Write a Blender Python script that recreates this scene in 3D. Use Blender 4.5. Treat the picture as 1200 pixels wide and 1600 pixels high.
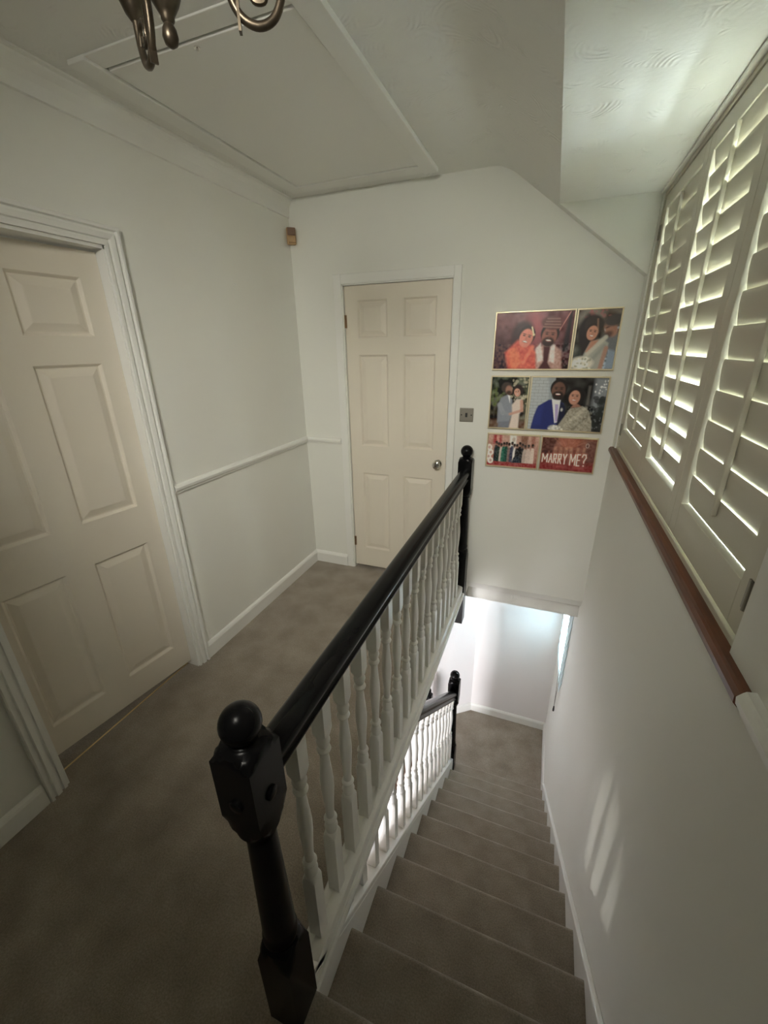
import bpy, bmesh, math, random
import numpy as np
from mathutils import Vector, Matrix

random.seed(7)
for o in list(bpy.data.objects):
    bpy.data.objects.remove(o)
S = bpy.context.scene
COL = S.collection
PI = math.pi

# ------------------------------------------------------------------ camera
cam_d = bpy.data.cameras.new('camera')
cam = bpy.data.objects.new('camera', cam_d)
COL.objects.link(cam)
S.camera = cam
YAW, PITCH, ROLL, FPX = 0.374239, 0.379397, -0.016953, 645.76
cam_d.sensor_fit = 'VERTICAL'
cam_d.sensor_height = 24.0
cam_d.lens = FPX / 1600.0 * 24.0
cam_d.clip_start = 0.02
fw = Vector((-math.sin(YAW) * math.cos(PITCH), math.cos(YAW) * math.cos(PITCH), -math.sin(PITCH)))
r0 = Vector((math.cos(YAW), math.sin(YAW), 0))
u0 = r0.cross(fw)
rr = math.cos(ROLL) * r0 + math.sin(ROLL) * u0
uu = -math.sin(ROLL) * r0 + math.cos(ROLL) * u0
M = Matrix(((rr.x, uu.x, -fw.x, 0), (rr.y, uu.y, -fw.y, 0), (rr.z, uu.z, -fw.z, 1.635), (0, 0, 0, 1)))
cam.matrix_world = M

# ------------------------------------------------------------------ world, lights, exposure
w = bpy.data.worlds.new('sky')
S.world = w
w.use_nodes = True
bg = w.node_tree.nodes['Background']
bg.inputs['Color'].default_value = (0.86, 0.95, 1.0, 1)
bg.inputs['Strength'].default_value = 1.2
S.view_settings.view_transform = 'Standard'
S.view_settings.look = 'None'
S.view_settings.gamma = 1.0
S.view_settings.use_curve_mapping = False
S.view_settings.exposure = 0.0
S.cycles.use_denoising = True
S.cycles.max_bounces = 10
S.cycles.diffuse_bounces = 8
S.cycles.use_adaptive_sampling = True
S.cycles.adaptive_threshold = 0.02
S.cycles.sample_clamp_indirect = 15.0

def area(name, loc, direction, sx, sy, power, color):
    d = bpy.data.lights.new(name, 'AREA')
    d.shape = 'RECTANGLE'
    d.size, d.size_y = sx, sy
    d.energy = power
    d.color = color
    o = bpy.data.objects.new(name, d)
    COL.objects.link(o)
    o.location = loc
    o.rotation_euler = Vector(direction).to_track_quat('-Z', 'Y').to_euler()
    return o

# daylight outside the shuttered dormer window: open sky above, paler light from the horizon below
area('sky_daylight', (1.35, 1.68, 3.0), (-1, 0, -0.6), 2.6, 1.2, 4600, (0.97, 1.0, 0.92))
area('horizon_daylight', (1.35, 1.68, 1.9), (-1, 0, 0.0), 2.6, 1.4, 1180, (0.92, 1.0, 1.06))
# daylight outside the window of the lower landing
area('lower_window_daylight', (0.95, 3.25, -0.55), (-1, 0, -0.1), 1.1, 1.3, 640, (0.95, 0.96, 1.0))
# daylight through the glazed front door of the hall downstairs
area('hall_daylight', (-1.45, -1.75, -1.75), (0.12, 1, 0.02), 1.3, 1.4, 285, (1.0, 0.97, 0.99))

# daylight in the room behind the half-open door
area('bedroom_daylight', (-3.3, 0.9, 1.9), (1, 0, -0.1), 0.9, 0.9, 4, (1.0, 0.98, 0.94))

def spot(name, loc, target, ang, power, color, rad=0.2, blend=1.0):
    d = bpy.data.lights.new(name, 'SPOT')
    d.energy = power
    d.color = color
    d.spot_size = math.radians(ang)
    d.spot_blend = blend
    d.shadow_soft_size = rad
    o = bpy.data.objects.new(name, d)
    COL.objects.link(o)
    o.location = loc
    o.rotation_euler = (Vector(target) - Vector(loc)).to_track_quat('-Z', 'Y').to_euler()
    return o

# ------------------------------------------------------------------ materials
def mat(name, color, rough=0.5, metal=0.0, spec=0.5, coat=0.0):
    m = bpy.data.materials.new(name)
    m.use_nodes = True
    b = m.node_tree.nodes['Principled BSDF']
    b.inputs['Base Color'].default_value = (*color, 1)
    b.inputs['Roughness'].default_value = rough
    b.inputs['Metallic'].default_value = metal
    b.inputs['Specular IOR Level'].default_value = spec
    b.inputs['Coat Weight'].default_value = coat
    return m

def N(m, t, **kw):
    n = m.node_tree.nodes.new(t)
    for k, v in kw.items():
        setattr(n, k, v)
    return n

def L(m, a, b):
    m.node_tree.links.new(a, b)

def noise_tint(m, color, scale, amount, detail=4, col2=None):
    """mottle the base colour by a noise in object space"""
    b = m.node_tree.nodes['Principled BSDF']
    tc = N(m, 'ShaderNodeTexCoord')
    n = N(m, 'ShaderNodeTexNoise')
    n.inputs['Scale'].default_value = scale
    n.inputs['Detail'].default_value = detail
    L(m, tc.outputs['Object'], n.inputs['Vector'])
    r = N(m, 'ShaderNodeValToRGB')
    c2 = col2 or tuple(c * (1 - amount) for c in color)
    r.color_ramp.elements[0].position = 0.32
    r.color_ramp.elements[1].position = 0.68
    r.color_ramp.elements[0].color = (*c2, 1)
    r.color_ramp.elements[1].color = (*color, 1)
    L(m, n.outputs['Fac'], r.inputs['Fac'])
    L(m, r.outputs['Color'], b.inputs['Base Color'])
    return tc

def bump(m, socket, strength, dist):
    b = m.node_tree.nodes['Principled BSDF']
    bp = N(m, 'ShaderNodeBump')
    bp.inputs['Strength'].default_value = strength
    bp.inputs['Distance'].default_value = dist
    L(m, socket, bp.inputs['Height'])
    L(m, bp.outputs['Normal'], b.inputs['Normal'])

WALL = (0.80, 0.80, 0.755)
M_wall = mat('wall_paint', WALL, 0.75, spec=0.25)
tc = noise_tint(M_wall, WALL, 1.3, 0.03)
n = N(M_wall, 'ShaderNodeTexNoise'); n.inputs['Scale'].default_value = 90; n.inputs['Detail'].default_value = 5
L(M_wall, tc.outputs['Object'], n.inputs['Vector'])
bump(M_wall, n.outputs['Fac'], 0.12, 0.002)
M_wall_cool = mat('lower_wall_paint', (0.82, 0.80, 0.80), 0.7, spec=0.25)
noise_tint(M_wall_cool, (0.82, 0.80, 0.80), 1.5, 0.03)

CEIL = (0.78, 0.78, 0.745)
def make_artex(name, strength):
    """white textured ceiling with combed swirls"""
    m = mat(name, CEIL, 0.7, spec=0.2)
    tc = N(m, 'ShaderNodeTexCoord')
    dn = N(m, 'ShaderNodeTexNoise'); dn.inputs['Scale'].default_value = 9; dn.inputs['Detail'].default_value = 2
    L(m, tc.outputs['Object'], dn.inputs['Vector'])
    mx = N(m, 'ShaderNodeVectorMath', operation='MULTIPLY_ADD')
    L(m, dn.outputs['Color'], mx.inputs[0]); mx.inputs[1].default_value = (0.05, 0.05, 0.05)
    L(m, tc.outputs['Object'], mx.inputs[2])
    vo = N(m, 'ShaderNodeTexVoronoi'); vo.inputs['Scale'].default_value = 7.5
    L(m, mx.outputs['Vector'], vo.inputs['Vector'])
    ml = N(m, 'ShaderNodeMath', operation='MULTIPLY'); ml.inputs[1].default_value = 62
    L(m, vo.outputs['Distance'], ml.inputs[0])
    sn = N(m, 'ShaderNodeMath', operation='SINE'); L(m, ml.outputs[0], sn.inputs[0])
    mk = N(m, 'ShaderNodeTexNoise'); mk.inputs['Scale'].default_value = 11; mk.inputs['Detail'].default_value = 3
    L(m, tc.outputs['Object'], mk.inputs['Vector'])
    rp = N(m, 'ShaderNodeValToRGB'); rp.color_ramp.elements[0].position = 0.52; rp.color_ramp.elements[1].position = 0.70
    L(m, mk.outputs['Fac'], rp.inputs['Fac'])
    mm = N(m, 'ShaderNodeMath', operation='MULTIPLY'); L(m, sn.outputs[0], mm.inputs[0]); L(m, rp.outputs['Color'], mm.inputs[1])
    fn = N(m, 'ShaderNodeTexNoise'); fn.inputs['Scale'].default_value = 60; fn.inputs['Detail'].default_value = 6
    L(m, tc.outputs['Object'], fn.inputs['Vector'])
    ad = N(m, 'ShaderNodeMath', operation='MULTIPLY_ADD'); L(m, fn.outputs['Fac'], ad.inputs[0]); ad.inputs[1].default_value = 0.5
    L(m, mm.outputs[0], ad.inputs[2])
    bump(m, ad.outputs[0], strength, 0.004)
    return m
M_ceil = make_artex('artex_ceiling', 0.42)
M_white = mat('white_gloss_paint', (0.82, 0.82, 0.79), 0.32)
M_white_flat = mat('white_satin_paint', (0.80, 0.80, 0.765), 0.5)
M_door = mat('cream_door_paint', (0.78, 0.72, 0.62), 0.42)
noise_tint(M_door, (0.78, 0.72, 0.62), 2.0, 0.04)
M_black = mat('black_gloss_paint', (0.010, 0.010, 0.011), 0.25, spec=0.15)
noise_tint(M_black, (0.007, 0.007, 0.0075), 12, 0.3)
M_shut = mat('shutter_paint', (0.56, 0.535, 0.44), 0.40)
M_brass = mat('gold_metal', (0.80, 0.71, 0.50), 0.38, 0.65)
M_brass_strip = mat('brass_strip', (0.70, 0.52, 0.25), 0.35, 1.0)
M_chrome = mat('chrome', (0.80, 0.78, 0.74), 0.12, 1.0)
M_bronze = mat('aged_bronze', (0.10, 0.08, 0.055), 0.36, 0.85)
noise_tint(M_bronze, (0.105, 0.083, 0.058), 25, 0.6)
M_hinge = mat('old_brass_hinge', (0.30, 0.20, 0.12), 0.45, 0.8)
M_switch = mat('brushed_steel_plate', (0.33, 0.31, 0.27), 0.42, 0.9)
M_dark = mat('dark_plastic', (0.015, 0.015, 0.015), 0.5)
M_glass = bpy.data.materials.new('window_glass')      # thin clear pane: see-through with a faint mirror
M_glass.use_nodes = True
_g = M_glass.node_tree
_g.nodes.remove(_g.nodes['Principled BSDF'])
_t = _g.nodes.new('ShaderNodeBsdfTransparent'); _t.inputs['Color'].default_value = (0.94, 0.97, 0.95, 1)
_gl = _g.nodes.new('ShaderNodeBsdfGlossy'); _gl.inputs['Roughness'].default_value = 0.02
_fr = _g.nodes.new('ShaderNodeFresnel'); _fr.inputs['IOR'].default_value = 1.4
_m = _g.nodes.new('ShaderNodeMixShader')
_g.links.new(_fr.outputs[0], _m.inputs[0]); _g.links.new(_t.outputs[0], _m.inputs[1]); _g.links.new(_gl.outputs[0], _m.inputs[2])
_g.links.new(_m.outputs[0], _g.nodes['Material Output'].inputs['Surface'])
M_sens_a = mat('yellowed_plastic', (0.50, 0.33, 0.17), 0.5)
M_sens_b = mat('brown_plastic', (0.20, 0.12, 0.08), 0.45)
M_blind = mat('blind_fabric', (0.85, 0.92, 0.95), 0.6)
_b = M_blind.node_tree
_tr = _b.nodes.new('ShaderNodeBsdfTranslucent'); _tr.inputs['Color'].default_value = (0.85, 0.93, 0.96, 1)
_mx = _b.nodes.new('ShaderNodeMixShader'); _mx.inputs[0].default_value = 0.36
_b.links.new(_b.nodes['Principled BSDF'].outputs[0], _mx.inputs[1]); _b.links.new(_tr.outputs[0], _mx.inputs[2])
_b.links.new(_mx.outputs[0], _b.nodes['Material Output'].inputs['Surface'])
M_cord = mat('cord', (0.30, 0.29, 0.27), 0.8)

def wood(name, c1, c2, scale, rough):
    m = mat(name, c1, rough)
    b = m.node_tree.nodes['Principled BSDF']
    tc = N(m, 'ShaderNodeTexCoord')
    mp = N(m, 'ShaderNodeMapping'); mp.inputs['Scale'].default_value = scale
    L(m, tc.outputs['Object'], mp.inputs['Vector'])
    n = N(m, 'ShaderNodeTexNoise'); n.inputs['Scale'].default_value = 6; n.inputs['Detail'].default_value = 8
    L(m, mp.outputs['Vector'], n.inputs['Vector'])
    r = N(m, 'ShaderNodeValToRGB')
    r.color_ramp.elements[0].position = 0.3; r.color_ramp.elements[1].position = 0.7
    r.color_ramp.elements[0].color = (*c1, 1); r.color_ramp.elements[1].color = (*c2, 1)
    L(m, n.outputs['Fac'], r.inputs['Fac'])
    L(m, r.outputs['Color'], b.inputs['Base Color'])
    return m
M_sill = wood('mahogany_sill', (0.085, 0.028, 0.013), (0.185, 0.062, 0.027), (14, 0.8, 14), 0.35)
M_hall_floor = wood('hall_wood_floor', (0.085, 0.048, 0.030), (0.16, 0.095, 0.062), (12, 1.0, 12), 0.8)
M_brown_door = wood('brown_wood', (0.12, 0.06, 0.03), (0.22, 0.12, 0.07), (10, 10, 1), 0.5)

CARPET = (0.315, 0.268, 0.215)
M_carpet = mat('taupe_carpet', CARPET, 0.95, spec=0.1)
tc = noise_tint(M_carpet, (0.345, 0.297, 0.240), 6.5, 0.0, 6, col2=(0.235, 0.196, 0.153))
n1 = N(M_carpet, 'ShaderNodeTexNoise'); n1.inputs['Scale'].default_value = 420; n1.inputs['Detail'].default_value = 3
L(M_carpet, tc.outputs['Object'], n1.inputs['Vector'])
n2 = N(M_carpet, 'ShaderNodeTexNoise'); n2.inputs['Scale'].default_value = 14; n2.inputs['Detail'].default_value = 4
L(M_carpet, tc.outputs['Object'], n2.inputs['Vector'])
ad = N(M_carpet, 'ShaderNodeMath', operation='MULTIPLY_ADD')
L(M_carpet, n2.outputs['Fac'], ad.inputs[0]); ad.inputs[1].default_value = 1.4; L(M_carpet, n1.outputs['Fac'], ad.inputs[2])
bump(M_carpet, ad.outputs[0], 0.7, 0.005)
n3 = N(M_carpet, 'ShaderNodeTexNoise'); n3.inputs['Scale'].default_value = 190; n3.inputs['Detail'].default_value = 2
L(M_carpet, tc.outputs['Object'], n3.inputs['Vector'])
mr = N(M_carpet, 'ShaderNodeMapRange'); mr.inputs['From Min'].default_value = 0.3; mr.inputs['From Max'].default_value = 0.7
mr.inputs['To Min'].default_value = 0.80; mr.inputs['To Max'].default_value = 1.18
L(M_carpet, n3.outputs['Fac'], mr.inputs['Value'])
sm = N(M_carpet, 'ShaderNodeVectorMath', operation='SCALE')
_bc = M_carpet.node_tree.nodes['Principled BSDF'].inputs['Base Color']
_src = _bc.links[0].from_socket
L(M_carpet, _src, sm.inputs[0]); L(M_carpet, mr.outputs[0], sm.inputs['Scale'])
L(M_carpet, sm.outputs[0], _bc)
_bs = M_carpet.node_tree.nodes['Principled BSDF']
_bs.inputs['Sheen Weight'].default_value = 0.25
_bs.inputs['Sheen Roughness'].default_value = 0.5

# ------------------------------------------------------------------ helpers
def box(bm, x0, x1, y0, y1, z0, z1, mi=0):
    v = [bm.verts.new(p) for p in ((x0, y0, z0), (x1, y0, z0), (x1, y1, z0), (x0, y1, z0),
                                   (x0, y0, z1), (x1, y0, z1), (x1, y1, z1), (x0, y1, z1))]
    for q in ((0, 3, 2, 1), (4, 5, 6, 7), (0, 1, 5, 4), (1, 2, 6, 5), (2, 3, 7, 6), (3, 0, 4, 7)):
        bm.faces.new([v[i] for i in q])

def prism(bm, pts, axis, a0, a1):
    """closed 2D outline swept straight along an axis; pts are the two other coordinates in xyz order"""
    def P(p, a):
        return {'x': (a, p[0], p[1]), 'y': (p[0], a, p[1]), 'z': (p[0], p[1], a)}[axis]
    A = [bm.verts.new(P(p, a0)) for p in pts]
    B = [bm.verts.new(P(p, a1)) for p in pts]
    k = len(pts)
    for i in range(k):
        j = (i + 1) % k
        bm.faces.new((A[i], A[j], B[j], B[i]))
    bm.faces.new(A[::-1]); bm.faces.new(B)

def turned(bm, cx, cy, rows, seg=32, caps=True):
    """rows of (z, half side of the square or None, radius): square section cut by a circle"""
    rings = []
    for z, h, R in rows:
        ring = []
        for i in range(seg):
            a = 2 * PI * i / seg + PI / 4
            c, s = math.cos(a), math.sin(a)
            r = R if h is None else min(h / max(abs(c), abs(s)), R)
            ring.append(bm.verts.new((cx + r * c, cy + r * s, z)))
        rings.append(ring)
    for a, b in zip(rings, rings[1:]):
        for i in range(seg):
            j = (i + 1) % seg
            bm.faces.new((a[i], a[j], b[j], b[i]))
    if caps:
        bm.faces.new(rings[0][::-1]); bm.faces.new(rings[-1])

def tube(bm, pts, r, seg=8):
    pts = [Vector(p) for p in pts]
    rad = r if isinstance(r, (list, tuple)) else [r] * len(pts)
    rings = []
    up = Vector((0.123, 0.311, 0.943)).normalized()
    for i, p in enumerate(pts):
        t = (pts[min(i + 1, len(pts) - 1)] - pts[max(i - 1, 0)]).normalized()
        a = t.cross(up)
        if a.length < 1e-4:
            a = t.cross(Vector((1, 0, 0)))
        a.normalize()
        b = t.cross(a).normalized()
        up = a.cross(t) if False else up
        rings.append([bm.verts.new(p + rad[i] * (math.cos(2 * PI * k / seg) * a + math.sin(2 * PI * k / seg) * b)) for k in range(seg)])
    for A, B in zip(rings, rings[1:]):
        for k in range(seg):
            j = (k + 1) % seg
            bm.faces.new((A[k], A[j], B[j], B[k]))
    bm.faces.new(rings[0][::-1]); bm.faces.new(rings[-1])

def smooth_path(pts, n=6):
    """Catmull-Rom through points"""
    P = [Vector(p) for p in pts]
    P = [2 * P[0] - P[1]] + P + [2 * P[-1] - P[-2]]
    out = []
    for i in range(1, len(P) - 2):
        a, b, c, d = P[i - 1:i + 3]
        for k in range(n):
            t = k / n
            out.append(0.5 * ((2 * b) + (c - a) * t + (2 * a - 5 * b + 4 * c - d) * t * t + (3 * b - a - 3 * c + d) * t ** 3))
    out.append(P[-2])
    return out

def uvsphere(bm, c, r, seg=24, rings=14, sz=1.0):
    rows = []
    for i in range(1, rings):
        a = PI * i / rings
        rows.append((c[2] - r * sz * math.cos(a), None, r * math.sin(a)))
    turned(bm, c[0], c[1], rows, seg)

def obj(name, bm, m, parent=None, smooth=None, bev=0.0, loc=None, seg=2):
    bmesh.ops.recalc_face_normals(bm, faces=bm.faces)
    me = bpy.data.meshes.new(name)
    bm.to_mesh(me); bm.free()
    me.materials.append(m)
    o = bpy.data.objects.new(name, me)
    COL.objects.link(o)
    if parent:
        o.parent = parent
    if loc:
        o.location = loc
    if smooth is not None:
        for p in me.polygons:
            p.use_smooth = True
        me.set_sharp_from_angle(angle=math.radians(smooth))
    if bev:
        b = o.modifiers.new('bevel', 'BEVEL')
        b.width = bev; b.segments = seg; b.limit_method = 'ANGLE'; b.angle_limit = math.radians(40)
    return o

def copy_obj(src, parent, loc=None):
    c = src.copy()
    COL.objects.link(c)
    c.parent = parent
    if loc is not None:
        c.location = loc
    return c

def tag(o, label=None, cat=None, group=None, kind=None):
    if label: o['label'] = label
    if cat: o['category'] = cat
    if group: o['group'] = group
    if kind: o['kind'] = kind
    return o

def empty(name, loc=(0, 0, 0), label=None, cat=None, group=None, kind=None):
    o = bpy.data.objects.new(name, None)
    o.empty_display_size = 0.1
    COL.objects.link(o)
    o.location = loc
    return tag(o, label, cat, group, kind)

def boxobj(name, b, m, parent=None, bev=0.0, off=(0, 0, 0)):
    bm = bmesh.new()
    box(bm, b[0] - off[0], b[1] - off[0], b[2] - off[1], b[3] - off[1], b[4] - off[2], b[5] - off[2])
    return obj(name, bm, m, parent, bev=bev)

def struct(name, boxes, m, label, cat, bev=0.0):
    bm = bmesh.new()
    for b in boxes:
        box(bm, *b)
    o = obj(name, bm, m, bev=bev)
    return tag(o, label, cat, kind='structure')

# ------------------------------------------------------------------ key dimensions (metres)
XL = -1.645          # left wall face
YF = 2.645           # far wall face
XR = 0.37            # window wall face
ZC = 2.485           # landing ceiling
RISE, GO, Y0 = 0.193, 0.2275, 0.457
ZL = -RISE * 11      # lower landing
YB = -1.3            # wall behind the camera
YL = 3.56            # far wall of the lower landing
ZH = -2.72           # hall floor downstairs
def pitch(y):        # line through the nosings
    return -RISE * (y - Y0) / GO

# ------------------------------------------------------------------ setting: floors
bm = bmesh.new()
box(bm, -1.73, -0.47, YB, YF + 0.1, -0.2, 0.0)
rn = 0.016
prof = [(YB, -0.2), (YB, 0.0)] + [(Y0 - rn + rn * math.sin(a), -rn + rn * math.cos(a)) for a in [i * PI / 10 for i in range(11)]] + [(Y0 - 0.022, -0.036), (Y0 - 0.022, -0.2)]
prism(bm, prof, 'x', -0.469, XR - 0.001)
o = obj('floor', bm, M_carpet, smooth=35)
tag(o, 'taupe carpeted floor of the upstairs landing', 'floor', kind='structure')
boxobj_ = struct('floor_bedroom', [(-3.4, -1.731, -0.6, 2.3, -0.2, -0.004)], M_carpet, 'grey-brown carpet just inside the half-open panelled door', 'floor')
o = struct('floor_lower', [(-0.76, XR - 0.001, 2.705, YL, ZL - 0.5, ZL)], M_carpet, 'taupe carpeted landing at the foot of the stairs', 'floor')
struct('floor_hall', [(-2.7, XR - 0.02, YB, YL, ZH - 0.1, ZH)], M_hall_floor, 'brown wooden hall floor glimpsed between the lower balusters', 'floor')

# ------------------------------------------------------------------ setting: walls
DLy0, DLy1, DLz = 0.60, 1.325, 2.01      # left doorway
struct('wall_left', [(XL - 0.1, XL, YB, DLy0, 0, 2.6), (XL - 0.1, XL, DLy1, YF, 0, 2.6), (XL - 0.1, XL, DLy0, DLy1, DLz, 2.6)],
       M_wall, 'off-white wall with the half-open panelled door', 'wall')
DFx0, DFx1, DFz = -1.30, -0.58, 2.005    # far doorway
bm = bmesh.new()
box(bm, XL - 0.1, DFx0, YF, YF + 0.1, -0.2, 2.6)
box(bm, DFx0, DFx1, YF, YF + 0.1, DFz, 2.6)
box(bm, DFx0, DFx1, YF + 0.05, YF + 0.1, -0.2, 0.0)
box(bm, DFx1, -0.40, YF, YF + 0.1, -0.06, 2.6)
prism(bm, [(YF, 0.040), (YF + 0.042, -0.024), (YF + 0.1, -0.024), (YF + 0.1, 2.6), (YF, 2.6)], 'x', -0.40, XR + 0.02)
tag(obj('wall_far', bm, M_wall), 'off-white end wall with the narrow door and framed photographs', 'wall', kind='structure')
WY0, WY1, WZ0, WZ1 = 0.805, 2.555, 1.085, 2.262      # dormer window opening
LY0, LY1, LZ0, LZ1 = 3.01, 3.45, -0.96, -0.22        # lower window opening
XW = XR + 0.13
struct('wall_right', [
    (XR, XW, YB, LY0, ZH, WZ0), (XR, XW, LY0, LY1, ZH, LZ0), (XR, XW, LY0, LY1, LZ1, WZ0), (XR, XW, LY1, YL + 0.1, ZH, WZ0),
    (XR, XW, YB, WY0, WZ0, 2.6), (XR, XW, WY1, YF + 0.1, WZ0, 2.6), (XR, XW, WY0, WY1, WZ1, 2.6)],
    M_wall, 'off-white window wall running down beside the stairs', 'wall')
struct('wall_back', [(-2.8, XW, YB - 0.1, YB, -1.0, 2.6), (-2.8, -2.05, YB - 0.1, YB, ZH, -1.0), (-0.85, XW, YB - 0.1, YB, ZH, -1.0), (-2.05, -0.85, YB - 0.1, YB, ZH, -2.45)], M_wall, 'off-white wall behind the viewer', 'wall')
bm = bmesh.new()
box(bm, -0.404, XR, YL, YL + 0.1, ZH, -0.03)
prism(bm, [(-0.404, YL), (-0.738, 3.303), (-0.738, 3.42), (-0.404, YL + 0.1)], 'z', ZH, -0.03)
box(bm, -2.8, -0.738, 3.303, 3.42, ZH, -0.03)
tag(obj('wall_lower', bm, M_wall_cool), 'pale lilac-white wall at the foot of the stairs', 'wall', kind='structure')
struct('wall_hall', [(-2.8, -2.7, YB, 3.42, ZH, -0.2),
       (-2.8, -1.73, YB, 3.42, -0.2, -0.1)],
       M_wall_cool, 'pale wall of the hall downstairs', 'wall')
struct('ceiling_lower', [(-2.8, XR, YF + 0.1, YL + 0.1, -0.15, -0.024)], M_ceil, 'white ceiling over the lower landing', 'ceiling')
# closed spaces behind the two doors
struct('wall_cupboard', [(-1.5, -0.4, YF + 0.6, YF + 0.65, 0, 2.2), (-1.5, -1.45, YF + 0.1, YF + 0.6, 0, 2.2), (-0.45, -0.4, YF + 0.1, YF + 0.6, 0, 2.2),
       (-1.5, -0.4, YF + 0.1, YF + 0.65, 2.2, 2.25), (-1.5, -0.4, YF + 0.1, YF + 0.65, -0.04, 0.0)], M_wall, 'inside of the cupboard behind the end door', 'wall')
struct('wall_bedroom', [(-3.45, -3.4, -0.6, 2.3, 0, 2.5), (-3.4, XL - 0.1, -0.65, -0.6, 0, 2.5), (-3.4, XL - 0.1, 2.3, 2.35, 0, 2.5),
       (-3.45, XL - 0.1, -0.65, 2.35, 2.5, 2.55)], M_wall, 'inside of the room behind the half-open door', 'wall')

# ------------------------------------------------------------------ setting: ceiling with the dormer
SX0, SX1, SZ1 = -0.345, -0.064, 2.270
SL = (ZC - SZ1) / (SX1 - SX0)
XE = XR + 0.13
ZE = SZ1 - SL * (XE - SX1)
HX0, HX1, HY0, HY1 = -1.458, -0.745, 1.325, 2.460       # loft hatch opening
bm = bmesh.new()
TOP = 2.62
def soft_slope(xa, za, xb, zb):
    """outline of the flat ceiling running into the rafter slope with a rounded break"""
    pts = [(HX1, ZC)]
    x0 = SX0 - 0.07
    for i in range(9):
        t = i / 8
        p0 = (x0, ZC); p1 = (SX0, ZC); p2 = (SX0 + 0.07, ZC - SL * 0.07)
        pts.append(((1 - t) ** 2 * p0[0] + 2 * t * (1 - t) * p1[0] + t * t * p2[0], (1 - t) ** 2 * p0[1] + 2 * t * (1 - t) * p1[1] + t * t * p2[1]))
    return pts
base = soft_slope(0, 0, 0, 0)
DY0, DY1 = 0.70, 2.572
# strips: before, across and beyond the dormer
for (ya, yb, xe, ze) in ((YB, DY0, XE, ZE), (DY0, DY1, SX1, SZ1), (DY1, YF, XE, ZE)):
    pts = base + [(xe, ze), (xe, TOP), (HX1, TOP)]
    prism(bm, pts, 'y', ya, yb)
box(bm, SX1 - 0.0, XE, DY0, DY1, SZ1, TOP)
# sides of the hatch opening and the rest of the flat ceiling
box(bm, XL - 0.1, HX0, YB, YF, ZC, TOP)
box(bm, HX0, HX1, YB, HY0, ZC, TOP)
box(bm, HX0, HX1, HY1, YF, ZC, TOP)
box(bm, HX0, HX1, HY0, HY1, ZC + 0.09, TOP)
o = obj('ceiling', bm, M_ceil, smooth=25)
tag(o, 'white textured ceiling sloping down to the dormer recess', 'ceiling', kind='structure')
# dormer cheeks (smooth plaster)
bm = bmesh.new()
for ya, yb in ((DY1 - 0.003, DY1 + 0.004), (DY0 - 0.004, DY0 + 0.003)):
    prism(bm, [(SX1 + 0.001, SZ1 + 0.001), (XR + 0.002, SZ1 + 0.001), (XR + 0.002, SZ1 - SL * (XR - SX1))], 'y', ya, yb)
tag(obj('wall_dormer', bm, M_wall), 'small white triangular cheek wall beside the dormer window', 'wall', kind='structure')

# coving along the left wall
bm = bmesh.new()
cv = [(XL, 2.386), (XL + 0.010, 2.388), (XL + 0.011, 2.398), (XL + 0.012, 2.425), (XL + 0.018, 2.45), (XL + 0.028, 2.468), (XL + 0.030, 2.476), (XL + 0.040, 2.480), (XL + 0.042, ZC), (XL, ZC)]
prism(bm, cv, 'y', YB, YF)
tag(obj('trim_1', bm, M_white_flat), 'white coving where the door wall meets the ceiling', 'coving', kind='structure')

# ------------------------------------------------------------------ baseboards, dado rails
def skirt_profile(sign, face):
    t = 0.016 * sign
    return [(face, 0), (face + t, 0), (face + t, 0.075), (face + t * 0.7, 0.086), (face + t * 0.35, 0.093), (face, 0.096)]
bm = bmesh.new()
prism(bm, skirt_profile(1, XL), 'y', DLy1 + 0.07, YF)
prism(bm, skirt_profile(1, XL), 'y', YB, DLy0 - 0.07)
tag(obj('baseboard_left', bm, M_white), 'white skirting board along the door wall', 'skirting', kind='structure')
bm = bmesh.new()
prism(bm, [(y, z) for y, z in skirt_profile(-1, YF)], 'x', XL, DFx0 - 0.055)
tag(obj('baseboard_far', bm, M_white), 'short white skirting board left of the end door', 'skirting', kind='structure')
bm = bmesh.new()
lp = [(y, z + ZL) for y, z in skirt_profile(-1, YL)]
prism(bm, lp, 'x', -0.404, XR)
# angled length
d = Vector((-0.334, -0.257, 0)).normalized(); nrm = Vector((0.61, -0.79, 0))
A = Vector((-0.404, YL, ZL)); B = Vector((-0.738, 3.303, ZL))
vs = []
for P in (A, B):
    vs.append([bm.verts.new(P + nrm * a + Vector((0, 0, z))) for a, z in ((0, 0), (0.016, 0), (0.016, 0.078), (0.006, 0.094), (0, 0.096))])
for i in range(5):
    j = (i + 1) % 5
    bm.faces.new((vs[0][i], vs[0][j], vs[1][j], vs[1][i]))
bm.faces.new(vs[0][::-1]); bm.faces.new(vs[1])
prism(bm, [(x, z + ZL) for x, z in skirt_profile(-1, XR)], 'y', 2.80, YL)
tag(obj('baseboard_lower', bm, M_white), 'white skirting board around the lower landing', 'skirting', kind='structure')

dado = [(0, 0), (0.010, 0.002), (0.012, 0.010), (0.020, 0.020), (0.022, 0.032), (0.016, 0.040), (0.012, 0.044), (0, 0.046)]
bm = bmesh.new()
prism(bm, [(XL + a, 0.985 + z) for a, z in dado], 'y', DLy1 + 0.075, YF)
prism(bm, [(YF - a, 0.985 + z) for a, z in dado], 'x', XL, DFx0 - 0.055)
tag(obj('trim_2', bm, M_white_flat), 'white dado rail turning the corner beside the end door', 'dado rail', kind='structure')
bm = bmesh.new()
prism(bm, [(XR - a * 1.1, 1.055 + z * 1.15) for a, z in dado], 'y', YB, 0.690)
tag(obj('trim_3', bm, M_white_flat), 'white painted dado rail butting against the brown window sill', 'dado rail', kind='structure')

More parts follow.
